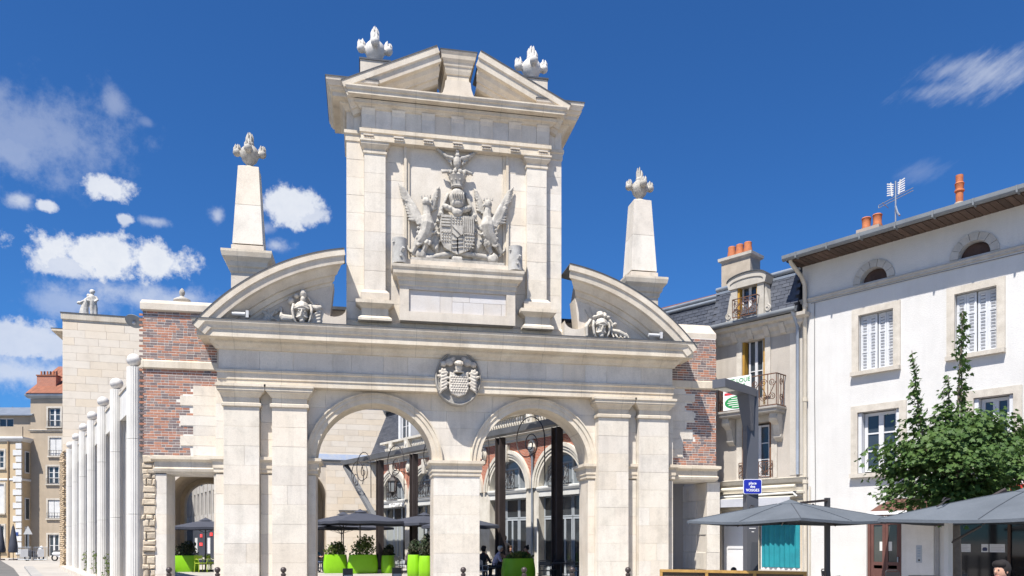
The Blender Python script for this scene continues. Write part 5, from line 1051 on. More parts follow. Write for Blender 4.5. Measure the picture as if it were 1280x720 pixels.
# dormer
OCHRE = mat('ochre_shutter', (.42, .24, .04), (.34, .18, .03), scale=3, fine=.1, streak=.2)
DW = mat('dormer_stone', (.43, .40, .355), (.35, .325, .285), scale=3)
d = MB(); d.box(-2.3, -2.06, -.45, .8, 8.95, 10.25); d.box(-1.34, -1.1, -.45, .8, 8.95, 10.25)
P = [(-2.36, 10.02)] + [(-1.7 + .72 * cos(pi - pi * k / 12), 10.25 + .22 * sin(pi * k / 12)) for k in range(13)] + [(-1.04, 10.02)]
d.prism(P, -.50, .9); P2 = [(-2.2, 10.22)] + [(-1.7 + .60 * cos(pi - pi * k / 12), 10.2 + .14 * sin(pi * k / 12)) for k in range(13)] + [(-1.1, 10.22)]
d.prism([(x, z) for x, z in P2[1:-1]] + [(x, z - .05) for x, z in P2[1:-1]][::-1], -.53, -.5)
for sx in (-1, 1): d.tube(spiral((-1.7 + sx * .71, 9.16), .11, .03, pi / 2, pi / 2 - sx * 3 * pi, 20, -.40), .03, 6); d.prism([(-1.7 + sx * .6, 9.0), (-1.7 + sx * .82, 9.0), (-1.7 + sx * .76, 9.35), (-1.7 + sx * .62, 10.0)], -.4, .1)
dm = d.build('dormer', DW, BH, 35); MB().prism([(x, z + .03) for x, z in P[1:-1]] + [(x, z) for x, z in P[1:-1]][::-1], -.54, .9).build('dormer_cap', LEAD, BH)
window(BH, -1.98, -1.40, 9.02, 10.2, -.25, 2, 2, WHITE, GLASS, .05, .03)
for a in (-2.06, -1.38): MB().box(a, a + .07, -.42, -.2, 9.0, 10.2).build('ochre_shutter', OCHRE, BH)
q = MB(); grille(q, -2.14, -1.26, 9.02, 9.62, -.62, .012, 3); q.bar((-2.14, -.62, 9.62), (-2.14, -.4, 9.62), .025); q.bar((-1.26, -.62, 9.62), (-1.26, -.4, 9.62), .025); q.build('dormer_guard', RUSTIRON, BH)
# tall window over the balcony
surround(BH, -2.12, -1.28, 6.35, 8.55, 0, .2, SURR, 0); window(BH, -1.98, -1.42, 6.1, 8.5, .18, 2, 2, WHITE, GLASS, .06, .03)
for a in (-2.12, -1.36): MB().box(a, a + .075, .0, .26, 6.1, 8.5).build('ochre_shutter', OCHRE, BH)
bc = MB().stack(-2.65, -.58, -.62, .0, [(-.05, 5.72), (0, 5.76), (0, 5.83), (.05, 5.86), (.05, 5.92), (.0, 5.93)], back=False).build('balcony_slab', mat('balcony_stone', (.36, .34, .31), (.28, .26, .24), streak=.2), BH)
q = MB(); grille(q, -2.66, -.57, 5.95, 6.95, -.62, .013, 7)
for x in (-2.66, -.57):
    for z in (5.95, 6.95): q.bar((x, -.62, z), (x, 0, z), .03)
    for k in range(3): q.bar((x, -.15 - .18 * k, 5.95), (x, -.15 - .18 * k, 6.95), .02)
    for k in range(2): q.add([], []); sp_ = spiral((0, 0), .13, .03, 0, 3.2 * pi, 16); q.tube([(x, -.31 + p[0], 6.2 + .5 * k + p[2]) for p in sp_], .012, 4)
q.build('balcony_guard', RUSTIRON, BH)
for x in (-2.5, -.78):
    q = MB(); q.prismx([(0, 5.72), (-.48, 5.72), (-.5, 5.55), (-.4, 5.42), (-.26, 5.36), (-.2, 5.15), (-.16, 4.95), (-.08, 4.85), (0, 4.82)], x - .11, x + .11); q.tube(spiral((0, 0), .12, .03, 0, 3 * pi, 16), .03, 5)
    q.v = [(x_ if abs(x_) > .3 else x_ + 0, y_, z_) for x_, y_, z_ in q.v]; q = MB().prismx([(0, 5.72), (-.48, 5.72), (-.5, 5.55), (-.4, 5.42), (-.26, 5.36), (-.2, 5.15), (-.16, 4.95), (-.08, 4.85), (0, 4.82)], x - .11, x + .11)
    q.tube([(x - .14, -.36, 5.55), (x + .14, -.36, 5.55)], .12, 10); q.tube([(x - .13, -.1, 4.98), (x + .13, -.1, 4.98)], .08, 10); q.build('console', SURR, BH, 40)
bn = thing('rental_banner', 'white letting banner with green lettering and green oval tied on the balcony railing', 'banner', (13.82, 22.93, 0), -56.78)
T_ = Matrix.Translation((-1.98, -.665, 6.48)); bw, bh_ = 1.0, 1.10
MB().box(-2.45, -1.42, -.68, -.67, 5.94, 7.02).build('cloth', flat('banner_white', (.72, .72, .71), .7), bn)
GI = flat('banner_green', (.01, .22, .06), .7); RI = flat('banner_red', (.5, .03, .05), .7)
text('VITE LOUE', .20, 'lettering', GI, bn, (-1.93, -.684, 6.88)); text('06 26 19', .17, 'lettering', GI, bn, (-1.93, -.684, 6.70)); MB().box(-2.4, -1.47, -.685, -.681, 6.44, 6.52).build('red_stripe', RI, bn)
ov = MB().prism([(-1.94 + .45 * cos(2 * pi * k / 28), 6.18 + .21 * sin(2 * pi * k / 28)) for k in range(28)], -.686, -.681).build('green_oval', GI, bn)
for k, wd in enumerate((.4, .62, .7, .6, .36)): MB().box(-1.94 - wd / 2, -1.94 + wd / 2, -.69, -.686, 6.315 - .07 * k - .012, 6.315 - .07 * k + .012).build('text_line', flat('banner_white', (.72, .72, .71), .7), ov)
surround(BH, -2.12, -1.05, 3.65, 5.52, 0, .2, SURR, .1); window(BH, -1.95, -1.22, 3.7, 5.45, .2, 2, 3, WHITE, GLASS, .06, .03)
for a in (-2.12, -1.14): MB().box(a, a + .08, .0, .26, 3.66, 5.5).build('brown_shutter', mat('brown_shutter', (.20, .10, .05), (.14, .07, .04), streak=.2), BH)
q = MB(); grille(q, -2.2, -.98, 3.7, 4.2, -.1, .011, 5); q.build('window_guard', RUSTIRON, BH)
# shop front mouldings and roller boxes
MB().stack(-3.3, .0, -.02, .2, [(0, 2.6), (.03, 2.66), (.03, 2.95), (.08, 2.99), (.10, 3.08), (.16, 3.1), (.16, 3.16), (.05, 3.2), (.05, 3.4), (.14, 3.46), (.18, 3.56), (.2, 3.6), (.0, 3.64)], back=False).build('shop_cornice', mat('shop_cornice', (.45, .42, .36), (.36, .33, .28), streak=.2), BH)
MB().tube([(-3.25, -.28, 3.3), (-.1, -.28, 3.32)], .07, 10).build('awning_roller', mat('roller_cream', (.58, .54, .45), (.48, .44, .36)), BH, 50); MB().tube([(-3.3, -.26, 3.05), (-.2, -.26, 3.12), (-.1, -.2, 3.0)], .035, 8).build('awning_rail', flat('roller_white', (.62, .61, .58), .5), BH)
sa = MB().prismx([(-.02, 3.06), (-.62, 2.97), (-.62, 2.945), (-.02, 3.03)], -3.25, -.12).build('shop_awning', mat('awning_cream', (.50, .48, .42), (.42, .40, .35), rough=.9), BH); MB().box(-3.25, -.12, -.64, -.60, 2.70, 2.96).build('fascia_board', mat('fascia_grey', (.42, .43, .47), (.36, .37, .40)), BH)
PEACH = mat('peach_render', (.52, .44, .34), (.44, .37, .28), scale=2)
MB().box(-3.3, -2.92, -.03, .3, 0, 2.6).build('shop_pier', PEACH, BH); MB().box(-.06, .0, -.03, .3, 0, 2.6).build('shop_pier', PEACH, BH); MB().box(-1.9, -1.5, -.02, .3, 0, 2.6).build('shop_pier', PEACH, BH)
dr = MB().box(-2.9, -1.92, .12, .17, .02, 2.42); dr.box(-2.75, -2.07, .10, .12, 1.3, 2.25); dr.box(-2.75, -2.07, .10, .12, .2, 1.1); dr = dr.build('door', WHITE, BH); MB().tube([(-1.99, .12, 1.05), (-1.99, .05, 1.05), (-2.12, .05, 1.05)], .012, 5).build('handle', ZINC, dr)
window(BH, -1.5, -.06, .62, 2.4, .1, 1, 1, WHITE, glassy('clear_shop_pane', (.03, .10, .12), .03), .07, .03)
ct = MB(); pts = [(-1.45 + i * .03, .07 + .025 * sin(i * 1.05) + .012 * sin(i * .37)) for i in range(45)]
ct.rings([[(x, y, z) for x, y in pts] for z in (.7, 1.5, 2.34)], caps=False, closed=False); ct.build('curtain', mat('teal_curtain', (.012, .22, .26), (.01, .17, .21), scale=2, rough=.7, fine=.05), BH, 80)
mbx = thing('letter_box', 'small black letter box fixed on the pier left of the white shop door', 'letter box', (13.82 - .5478 * 3.1 - .837 * .03, 22.93 + .8366 * 3.1 - .548 * .03, 1.2), -56.78); q = MB().box(-.13, .13, -.12, 0, 0, .36); q.tube([(0, -.12, .36), (0, 0, .36)], .13, 12); q.build('box', flat('box_black', (.03, .035, .03), .4), mbx); MB().box(-.06, .06, -.13, -.12, .1, .22).build('plate', ZINC, mbx); MB().box(-.11, .11, -.1, -.0, -.05, 0).build('paper_tray', flat('paper', (.6, .6, .58), .8), mbx)
MB().tube([(-.12, -.5, 8.9), (-.12, -.3, 8.7), (-.12, -.1, 8.45), (-.12, -.1, 3.7)], .055, 8).build('downpipe', mat('blue_grey_pipe', (.30, .34, .40), (.24, .27, .32)), BH, 50)
ch = MB().box(-3.65, -2.5, 1.2, 1.9, 9.9, 11.75).build('chimney', mat('chimney_beige', (.42, .36, .29), (.34, .29, .23), scale=3), BH); MB().stack(-3.65, -2.5, 1.2, 1.9, [(0, 11.65), (.09, 11.72), (.10, 11.82), (0, 11.86)]).build('chimney_cap', SURR, ch)
for x in (-3.4, -3.08, -2.76): MB().lathe([(.165, 11.85), (.17, 11.92), (.13, 12.15), (.14, 12.26), (.12, 12.28)], x, 1.5, 12).build('chimney_pot', TERRA, ch, 40)
# ------------------------------------------------------------------ bollards
bo = None
for x, y, l in ((-4.21, 18.41, 'dark brown ball-topped bollard before the low passage of the brick wing, leftmost of the row'), (-3.16, 18.21, 'dark bollard with ball top standing before the leftmost pilaster'), (-1.73, 17.94, 'dark bollard with ball top standing before the second pilaster from the left'),
                (2.17, 17.2, 'dark bollard with ball top standing before the middle pier'), (3.49, 16.95, 'dark ball-topped bollard standing before the lone lime planter'), (4.53, 16.75, 'dark ball-topped bollard before the right jamb of the right arch'), (5.74, 16.52, 'dark ball-topped bollard before the third pilaster, left of the mesh barrier'), (8.03, 16.08, 'dark ball-topped bollard just behind the mesh barrier beside the lamp post')):
    if bo is None:
        bo = thing('bollard', l, 'bollard', (x, y, 0), 0, 'ball-topped bollards in a row'); bm0 = flat('bollard_brown', (.045, .032, .03), .45)
        MB().lathe([(.075, 0), (.075, .05), (.05, .08), (.045, .80), (.055, .82), (.055, .85), (.03, .87), (.03, .885)], 0, 0, 16).build('shaft', bm0, bo, 40); MB().ell((0, 0, .94), .065, nu=16, nv=10).build('ball', bm0, bo, 80)
        MB().lathe([(.052, .70), (.052, .74)], 0, 0, 16).build('white_band', flat('band_grey', (.3, .3, .3), .4), bo, 40)
    else: dup(bo, (x, y, 0), 0, l)
# ------------------------------------------------------------------ lamp post with the street sign
LPM = mat('grey_lamp_steel', (.092, .096, .112), (.078, .082, .097), scale=1, rough=.45, fine=.03)
lp = thing('street_lamp', 'angular grey steel street lamp with horizontal arm before the beige house', 'street lamp', (8.76, 16.7, 0), 0)
MB().prismz([(-.14, -.10), (.14, -.10), (.14, .10), (-.14, .10)], 0, 5.04).build('post', LPM, lp)
ang = atan2(15.77 - 16.7, 7.56 - 8.76); R_ = Matrix.Rotation(ang, 4, 'Z')
q = MB(); q.T = R_; q.box(.0, 1.58, -.15, .15, 4.88, 5.06); q.build('arm', LPM, lp); q = MB(); q.T = R_; q.rings([[(.1, -.12, 4.1), (.1, .12, 4.1), (.12, .12, 4.1), (.12, -.12, 4.1)], [(.1, -.14, 4.88), (.1, .14, 4.88), (.42, .14, 4.88), (.42, -.14, 4.88)]]); q.build('haunch', LPM, lp)
q = MB(); q.T = R_; q.box(1.05, 1.5, -.12, .12, 4.868, 4.879); q.build('lamp_lens', flat('lens', (.55, .55, .5), .3), lp)
text('P', .13, 'post_mark', LET, lp, (-.02, -.106, 1.98), depth=.002); MB().box(-.09, .07, -.104, -.1, 1.86, 1.875).build('sticker', LET, lp); MB().box(-.03, .03, -.104, -.1, 1.78, 1.795).build('sticker', LET, lp)
q = MB().rings([[(-.10, -.101, .2), (.12, -.101, .2), (.12, -.115, .2), (-.10, -.115, .2)], [(-.03, -.101, 1.55), (.12, -.101, 1.55), (.12, -.115, 1.55), (-.03, -.115, 1.55)]]); q.build('hatch', flat('hatch_dark', (.06, .065, .08), .5), lp)
sg = thing('street_name_sign', 'blue enamel street name sign reading place des VOSGES fixed on the lamp post', 'sign', (8.74, 16.58, 2.82), -12)
P = []
for cx, cz, a0 in ((.17, .13, 0), (-.17, .13, pi / 2), (-.17, -.13, pi), (.17, -.13, 1.5 * pi)): P += [(cx + .04 * cos(a0 + k * pi / 8), cz + .04 * sin(a0 + k * pi / 8)) for k in range(5)]
MB().prism(P, -.012, .01).build('rim', flat('sign_white', (.75, .75, .78), .3), sg); MB().prism([(x * .945, z * .93) for x, z in P], -.016, -.011).build('plate', flat('sign_blue', (.012, .02, .30), .25), sg)
for tx, z, s_ in (('place', .075, .085), ('des', .0, .085), ('VOSGES', -.085, .085)): text(tx, s_, 'lettering', LET, sg, (0, -.018, z), depth=.002)
# ------------------------------------------------------------------ mesh barrier
WOODM = mat('varnished_wood', (.40, .24, .07), (.30, .17, .05), scale=3, fine=.15)
br = thing('mesh_barrier', 'low terrace barrier of golden wooden rails with dark diagonal mesh', 'barrier', (6.14, 15.63, 0), math.degrees(atan2(14.2 - 15.63, 8.1 - 6.14)))
L_ = 2.9
MB().box(0, L_, -.04, .04, .93, .985).build('top_rail', WOODM, br); MB().box(0, L_, -.03, .03, .12, .17).build('bottom_rail', WOODM, br)
for k in range(4): MB().box(k * (L_ - .06) / 3, k * (L_ - .06) / 3 + .06, -.035, .035, 0, .93).build('post', WOODM, br)
q = MB()
for k in range(-16, 60):
    for s_ in (1, -1):
        x0 = k * .055; x1 = x0 + .76
        a, b = (x0, .17) if s_ > 0 else (x0, .93), (x1, .93) if s_ > 0 else (x1, .17)
        if x0 >= 0.06 and x1 <= L_ - .06: q.bar((a[0], .0, a[1]), (b[0], .0, b[1]), .008)
q.build('mesh', RUSTIRON, br, None, 'stuff'); MB().box(.06, L_ - .06, .005, .012, .17, .93).build('mesh_backing', flat('mesh_back', (.10, .08, .05), .8), br)
# ------------------------------------------------------------------ big grey cantilever parasols
GC = mat('grey_canvas', (.105, .12, .14), (.088, .102, .12), scale=1.5, rough=.85, fine=.06, grime=.12, bump=.3)
def big_parasol(label, c, rot, R, zt, ze, mast, mh):
    t = thing('cantilever_parasol', label, 'parasol', (c[0], c[1], 0), 0, 'big grey cantilever parasols')
    m_ = MB(); rr = radians(rot); R_ = []
    for f in (0, .1, .35, .65, .88, 1.0):
        ring = []
        for q in range(32):
            a = 2 * pi * q / 32; sq = 1 / max(abs(cos(a)), abs(sin(a))); sag = .05 * f * (1 - f) * 4 * abs(sin(2 * a)) * 0
            z = zt - (zt - ze) * f ** 1.15 - .05 * f * abs(cos(2 * a)) * (f > .3) * f
            ring.append((R * f * sq * cos(a + rr), R * f * sq * sin(a + rr), z))
        R_.append(ring)
    R_.append([(x, y, z - .05) for x, y, z in R_[-1]]); R_.append([(x * .985, y * .985, z - .05) for x, y, z in R_[-2]])
    m_.rings(R_, caps=False); m_.build('canopy', GC, t, 25)
    m_ = MB(); v = []
    for f, dz in ((0, .06), (.16, .02), (.165, -.012)): v.append([(R * f * cos(2 * pi * q / 16 + rr), R * f * sin(2 * pi * q / 16 + rr), zt - (zt - ze) * (f ** 1.15) + dz) for q in range(16)])
    m_.rings(v, caps=False); m_.build('vent_cap', GC, t, 30)
    r = MB()
    for q in range(8):
        a = 2 * pi * q / 8; sq = 1 / max(abs(cos(a)), abs(sin(a))); r.bar((0, 0, zt - .06), (R * sq * .98 * cos(a + rr), R * sq * .98 * sin(a + rr), ze - .06 - .04 * abs(cos(2 * a))), .022)
    r.build('ribs', STEEL, t); sm = MB()
    for q in range(8):
        a = 2 * pi * q / 8; sq = 1 / max(abs(cos(a)), abs(sin(a))); sm.tube([(R * f * sq * cos(a + rr), R * f * sq * sin(a + rr), zt - (zt - ze) * f ** 1.15 - .05 * f * abs(cos(2 * a)) * (f > .3) * f + .004) for f in (.12, .35, .65, .88, .99)], .009, 4)
    sm.build('seams', flat('seam_grey', (.06, .07, .085), .8), t, None, 'stuff')
    mx, my = mast[0] - c[0], mast[1] - c[1]
    MB().box(mx - .045, mx + .045, my - .045, my + .045, 0, mh).build('mast', flat('mast_dark', (.05, .05, .055), .4) if mh > 2.2 else flat('mast_grey', (.5, .5, .5), .45), t); MB().bar((mx, my, mh - .05), (mx * .3, my * .3, zt + .0), .05, .07).build('arm', STEEL, t); MB().bar((mx, my, mh - .45), (mx * .6, my * .6, mh - .15), .03).build('strut', STEEL, t)
    MB().box(mx - .5, mx + .5, my - .5, my + .5, 0, .08).build('base', STEEL, t); return t
big_parasol('grey cantilever parasol before the beige house shop front, dark mast at its right', (8.55, 14.65), 19.7, 1.45, 2.37, 2.0, (9.74, 15.2), 2.50)
pr_ = big_parasol('large grey cantilever parasol under the tree at the right edge, pale mast', (10.5, 10.75), 21, 1.62, 2.42, 1.95, (9.70, 11.62), 1.98)
ts = None
for mx, my, z, rot, l in ((8.0, 15.2, 2.24, 30, 'black cord tie loop on the left parasol canopy'), (9.3, 11.2, 2.2, 10, 'black cord tie loop on the right parasol canopy')):
    t = thing('cord_tie', l, 'cord', (mx, my, z), rot, 'cord ties on the parasols'); MB().tube([(-.2, 0, -.06), (-.1, -.03, .0), (0, 0, .05), (.12, .02, .07), (.02, .04, .09), (-.06, .02, .03)], .012, 5).build('cord', IRON, t)
# ------------------------------------------------------------------ maple in front of the white house
random.seed(42)
tr = thing('maple_tree', 'young green maple with two long upright shoots standing before the white house', 'tree', (11.89, 14.03, 0)); BARK = mat('bark', (.16, .13, .10), (.11, .09, .07), scale=8, bump=.6)
tk = MB(); tk.tube([(0, 0, 0), (.02, 0, 1.2), (0, .02, 2.2), (.04, 0, 3.2), (.06, .02, 4.2), (.1, .02, 5.2), (.17, 0, 6.3)], [.10, .085, .07, .05, .026, .011, .005], 9)
tips = []
def limb(a, b, r): 
    a, b = Vector(a), Vector(b); m_ = a.lerp(b, .5) + Vector((0, 0, .1)); tk.tube([a, m_, b], [r, r * .7, r * .25], 6)
for k in range(300):
    while True:
        d = Vector((random.uniform(-1, 1), random.uniform(-1, 1), random.uniform(-1, 1)))
        if .25 < d.length < 1: break
    az = atan2(d.y, d.x); lump = 1 + .16 * sin(3 * az + 1) + .12 * sin(5 * d.z + 2 * az)
    p = Vector((.08 + d.x * 1.38 * lump, d.y * 1.3 * lump, 3.12 + d.z * 1.2)); 
    if p.z > 4.0: s_ = 1 - (p.z - 4.0) * .7; p.x = .05 + (p.x - .05) * s_; p.y *= s_
    if p.z < 2.4: p.z = 2.0 + (p.z - 1.9) * .8
    if k % 9 == 0: limb((.03, 0, max(1.9, p.z - .35 - .5 * d.length)), p, .022)
    tips.append((p, 1))
limb((.0, 0, 2.2), (-1.45, .1, 2.45), .025); tips += [(Vector((-1.25, .08, 2.42)), .7), (Vector((-1.45, .1, 2.45)), .5), (Vector((-1.62, .1, 2.5)), .35)]
for sx, xt, zb, zt in ((0, -1.02, 3.9, 5.42), (1, .14, 4.2, 6.35), (2, -.18, 4.2, 4.95)):
    x0 = -.62 if sx == 0 else .1 if sx == 1 else -.15
    tk.tube([(x0, 0, 3.2), (x0 + (xt - x0) * .5, 0, zb), (xt, 0, zt)], [.03, .022, .006], 6)
    for k in range(int((zt - zb) / .09)): f = k * .09 / (zt - zb); tips.append((Vector((x0 + (xt - x0) * (.5 + .5 * f) + random.uniform(-.03, .03), random.uniform(-.05, .05), zb + (zt - zb) * f)), .34 - .16 * f))
tk.build('trunk', BARK, tr, 60)
ML = [(0, 0), (.22, -.08), (.52, .08), (.34, .22), (.60, .52), (.30, .50), (.24, .62), (0, 1.0), (-.24, .62), (-.30, .50), (-.60, .52), (-.34, .22), (-.52, .08), (-.22, -.08)]
lf = MB()
for p, k in tips:
    n = int(42 * k) if k > .5 else max(10, int(52 * k)); out = Vector((p.x, p.y, 0)); out = out.normalized() if out.length > .05 else Vector((1, 0, 0))
    for _ in range(n):
        o_ = Vector((random.gauss(0, .20 * k), random.gauss(0, .20 * k), random.gauss(.02, .085))); c = p + o_
        nrm = (Vector((0, 0, .75)) + out * .6 + Vector((random.gauss(0, .5), random.gauss(0, .5), random.gauss(0, .25)))).normalized()
        d = (out + o_ * 2 + Vector((random.gauss(0, .6), random.gauss(0, .6), -.5))); d = (d - nrm * d.dot(nrm)).normalized(); w_ = nrm.cross(d); s_ = .098 * random.uniform(.65, 1.25) * (1 if k > .5 else .85)
        lf.add([tuple(c + w_ * (x * s_) + d * (y * s_) - nrm * (.25 * s_ * (x * x + (y - .4) ** 2))) for x, y in ML], [(0, 1, 2, 3), (0, 3, 4, 5), (0, 5, 6, 7), (0, 7, 8, 9), (0, 9, 10, 11), (0, 11, 12, 13)])
cr_ = lf.build('crown', leafy('maple_leaves', (.040, .09, .022), (.10, .165, .042)), tr)
# ------------------------------------------------------------------ people
SKIN = mat('skin', (.52, .30, .21), (.46, .26, .18), fine=.03, rough=.5)
def person(label, x, y, rot, pose, top, pants, hair, skin=SKIN, lean=0., arms='rest', long_hair=False, bun=False, cap=None, zoff=0, h=1.):
    J = {}; E_ = []
    def j(n, p, r, par=None, m=0):
        J[n] = (Vector(p), r); 
        if par: E_.append((par, n, m))
    sit = pose == 'sit'; hz = .50 if sit else .94
    j('pelvis', (0, 0, hz), .135); j('waist', (0, -.02 - lean * .3, hz + .18), .125, 'pelvis', 0); j('chest', (0, -.03 - lean * .75, hz + .38), .145, 'waist', 0); j('neck', (0, -.03 - lean, hz + .55), .055, 'chest', 0); j('head', (0, -.05 - lean * 1.15, hz + .64), .055, 'neck', 2)
    for s_, S_ in ((-1, 'l'), (1, 'r')):
        sy = -.03 - lean * .9; j('sh' + S_, (s_ * .185, sy, hz + .48), .062, 'chest', 0)
        if arms == 'face': el, wr = (s_ * .24, sy - .28, hz + .25), (s_ * .09, sy - .25, hz + .5)
        elif arms == 'table': el, wr = (s_ * .26, sy - .12, hz + .22), (s_ * .12, sy - .38, hz + .27)
        else: el, wr = (s_ * .26, sy + .03, hz + .20), (s_ * .27, sy - .07, hz - .05)
        j('el' + S_, el, .044, 'sh' + S_, 0); j('wr' + S_, wr, .028, 'el' + S_, 2); d = (Vector(wr) - Vector(el)).normalized(); u = d.orthogonal().normalized(); p = Vector(wr) + d * .08; j('pa' + S_, p, .032, 'wr' + S_, 2)
        for f in range(4): q = p + u * (.03 - .02 * f); j('f%d' % f + S_, q + d * (.045 + .012 * (f in (1, 2))), .0095, 'pa' + S_, 2); j('g%d' % f + S_, q + d * (.075 + .015 * (f in (1, 2))) + d.cross(u) * .015, .008, 'f%d' % f + S_, 2)
        j('th' + S_, Vector(wr) + d * .06 + u * .055, .010, 'pa' + S_, 2)
        j('hip' + S_, (s_ * .095, 0, hz - .03), .095, 'pelvis', 1)
        if sit: j('kn' + S_, (s_ * .13, -.43, hz + .0), .062, 'hip' + S_, 1); j('an' + S_, (s_ * .13, -.40, .10), .042, 'kn' + S_, 1); j('to' + S_, (s_ * .14, -.56, .045), .035, 'an' + S_, 3)
        else: j('kn' + S_, (s_ * .10, -.02, .50), .062, 'hip' + S_, 1); j('an' + S_, (s_ * .10, .01, .09), .042, 'kn' + S_, 1); j('to' + S_, (s_ * .12, -.15, .04), .035, 'an' + S_, 3)
    names = list(J); bm = bmesh.new(); sk = bm.verts.layers.skin.verify(); V = {}
    for n in names: v = bm.verts.new(J[n][0]); v[sk].radius = (J[n][1], J[n][1]); v[sk].use_root = n == 'pelvis'; V[n] = v
    for a, b, m in E_: bm.edges.new((V[a], V[b]))
    me = bpy.data.meshes.new('s'); bm.to_mesh(me); bm.free(); o = bpy.data.objects.new('s', me); COL.objects.link(o); o.modifiers.new('k', 'SKIN').use_smooth_shade = True; o.modifiers.new('u', 'SUBSURF').levels = 1
    dg = bpy.context.evaluated_depsgraph_get(); out = bpy.data.meshes.new_from_object(o.evaluated_get(dg)); bpy.data.objects.remove(o)
    vs = [tuple(v.co) for v in out.vertices]; fs = [tuple(p.vertices) for p in out.polygons]; mi = []
    for p in out.polygons:
        c = p.center; best = None
        for a, b, m in E_:
            A, B = J[a][0], J[b][0]; t = max(0, min(1, (c - A).dot(B - A) / max((B - A).length_squared, 1e-9))); dd = (c - A.lerp(B, t)).length - J[a][1] * .5
            if best is None or dd < best[0]: best = (dd, m)
        mi.append(best[1])
    b = MB(); b.v, b.f, b.m = vs, fs, mi; hc = J['head'][0] + Vector((0, -.015, .085))
    b.ell(hc, (.074, .094, .118), nu=14, nv=10, m=2); b.ell(hc + Vector((0, -.02, -.075)), (.055, .07, .05), nu=10, nv=6, m=2); b.ell(hc + Vector((0, -.098, -.01)), (.014, .022, .026), nu=8, nv=5, m=2)
    for s_ in (-1, 1): b.ell(hc + Vector((s_ * .075, .01, -.005)), (.012, .02, .03), nu=7, nv=5, m=2); b.ell(hc + Vector((s_ * .03, -.086, .015)), (.012, .008, .008), nu=7, nv=5, m=3)
    b.ell(hc + Vector((0, -.088, -.06)), (.025, .01, .008), nu=8, nv=4, m=4)
    t = thing('person', label, 'person', (x, y, zoff), rot); b.build('body', [top, pants, skin, flat('shoe_dark', (.03, .03, .03), .5), flat('lips', (.4, .15, .13), .5)], t, 80)
    hb = MB(); hb.ell(hc + Vector((0, .03, .03)), (.096, .10, .118), nu=14, nv=9); hb.ell(hc + Vector((0, -.03, .085)), (.085, .075, .055), nu=12, nv=7)
    if long_hair: hb.ell(hc + Vector((0, .05, -.08)), (.085, .06, .14), nu=12, nv=8)
    if bun: hb.ell(hc + Vector((0, .08, .13)), (.045, .045, .05), nu=10, nv=7)
    hb.build('hair', hair, t, 80)
    if cap: q = MB(); q.ell(hc + Vector((0, .01, .06)), (.09, .105, .075), nu=14, nv=8); q.ell(hc + Vector((0, -.12, .045)), (.06, .07, .012), nu=10, nv=4); q.build('cap', cap, t, 60)
    return t
C_ = lambda n, c: mat(n, c, tuple(q * .8 for q in c), scale=4, rough=.85)
HB, HW, HK = C_('hair_brown', (.06, .03, .015)), C_('hair_white', (.55, .53, .5)), C_('hair_black', (.015, .012, .012))
DKT = C_('trousers_dark', (.03, .03, .04)); JEANS = C_('trousers_blue', (.05, .07, .13))
person('white haired person in a lavender top leaning over the table behind the lone planter', 5.3, 32.2, 75, 'sit', C_('top_lavender', (.42, .40, .55)), DKT, HW, lean=.22, arms='table')
person('person in a red top, dark hair in a bun, chin in hand', 6.95, 32.3, -75, 'sit', C_('top_red', (.36, .05, .05)), JEANS, HK, lean=.14, arms='face', bun=True)
person('person with brown hair seated at the far side of the diners table, mostly hidden', 6.2, 33.2, 10, 'sit', C_('top_sand', (.35, .27, .2)), DKT, HB, arms='table', long_hair=True)
person('standing person in dark clothes and dark cap behind the seated diners', 6.2, 34.4, 165, 'stand', C_('top_black', (.02, .02, .025)), DKT, HK, cap=C_('cap_black', (.02, .02, .02)))
person('auburn haired person in a plum top seated left of the lavender top', 5.0, 33.0, 30, 'sit', C_('top_plum', (.16, .05, .06)), DKT, C_('hair_auburn', (.10, .03, .02)), arms='table')
person('person in black seated in the right arch beside the middle pier', 4.45, 29.75, 140, 'sit', MATS['top_black'], DKT, HK, arms='table', lean=.1)
person('person in grey brown shirt, head bowed, seated in the left arch by the middle pier', 2.05, 38.3, 80, 'sit', C_('top_taupe', (.13, .10, .10)), DKT, HK, arms='table', lean=.15)
person('person in blue seated under the parasol at the left edge of the left arch', -2.35, 40.2, 40, 'sit', C_('top_teal', (.05, .16, .28)), JEANS, HB, arms='table')
person('person in a bright blue shirt, dark wavy hair, seated under the right parasol', 8.06, 8.68, -78, 'sit', C_('shirt_blue', (.07, .12, .42)), DKT, HK, arms='table', long_hair=False, zoff=-.02)
chair('dark cafe chair under the blue shirted person at the right edge', 8.12, 8.7, -78); chair('dark cafe chair before the brown door of the white house', 12.0, 18.4, 30); chair('dark cafe chair before the white intercom pier', 13.0, 17.2, 10); chair('dark cafe chair before the dark restaurant glass', 13.6, 15.9, -20)
table('small round table before the restaurant glass', 13.2, 16.6); table('small round table before the blue shirted person', 7.4, 8.75)
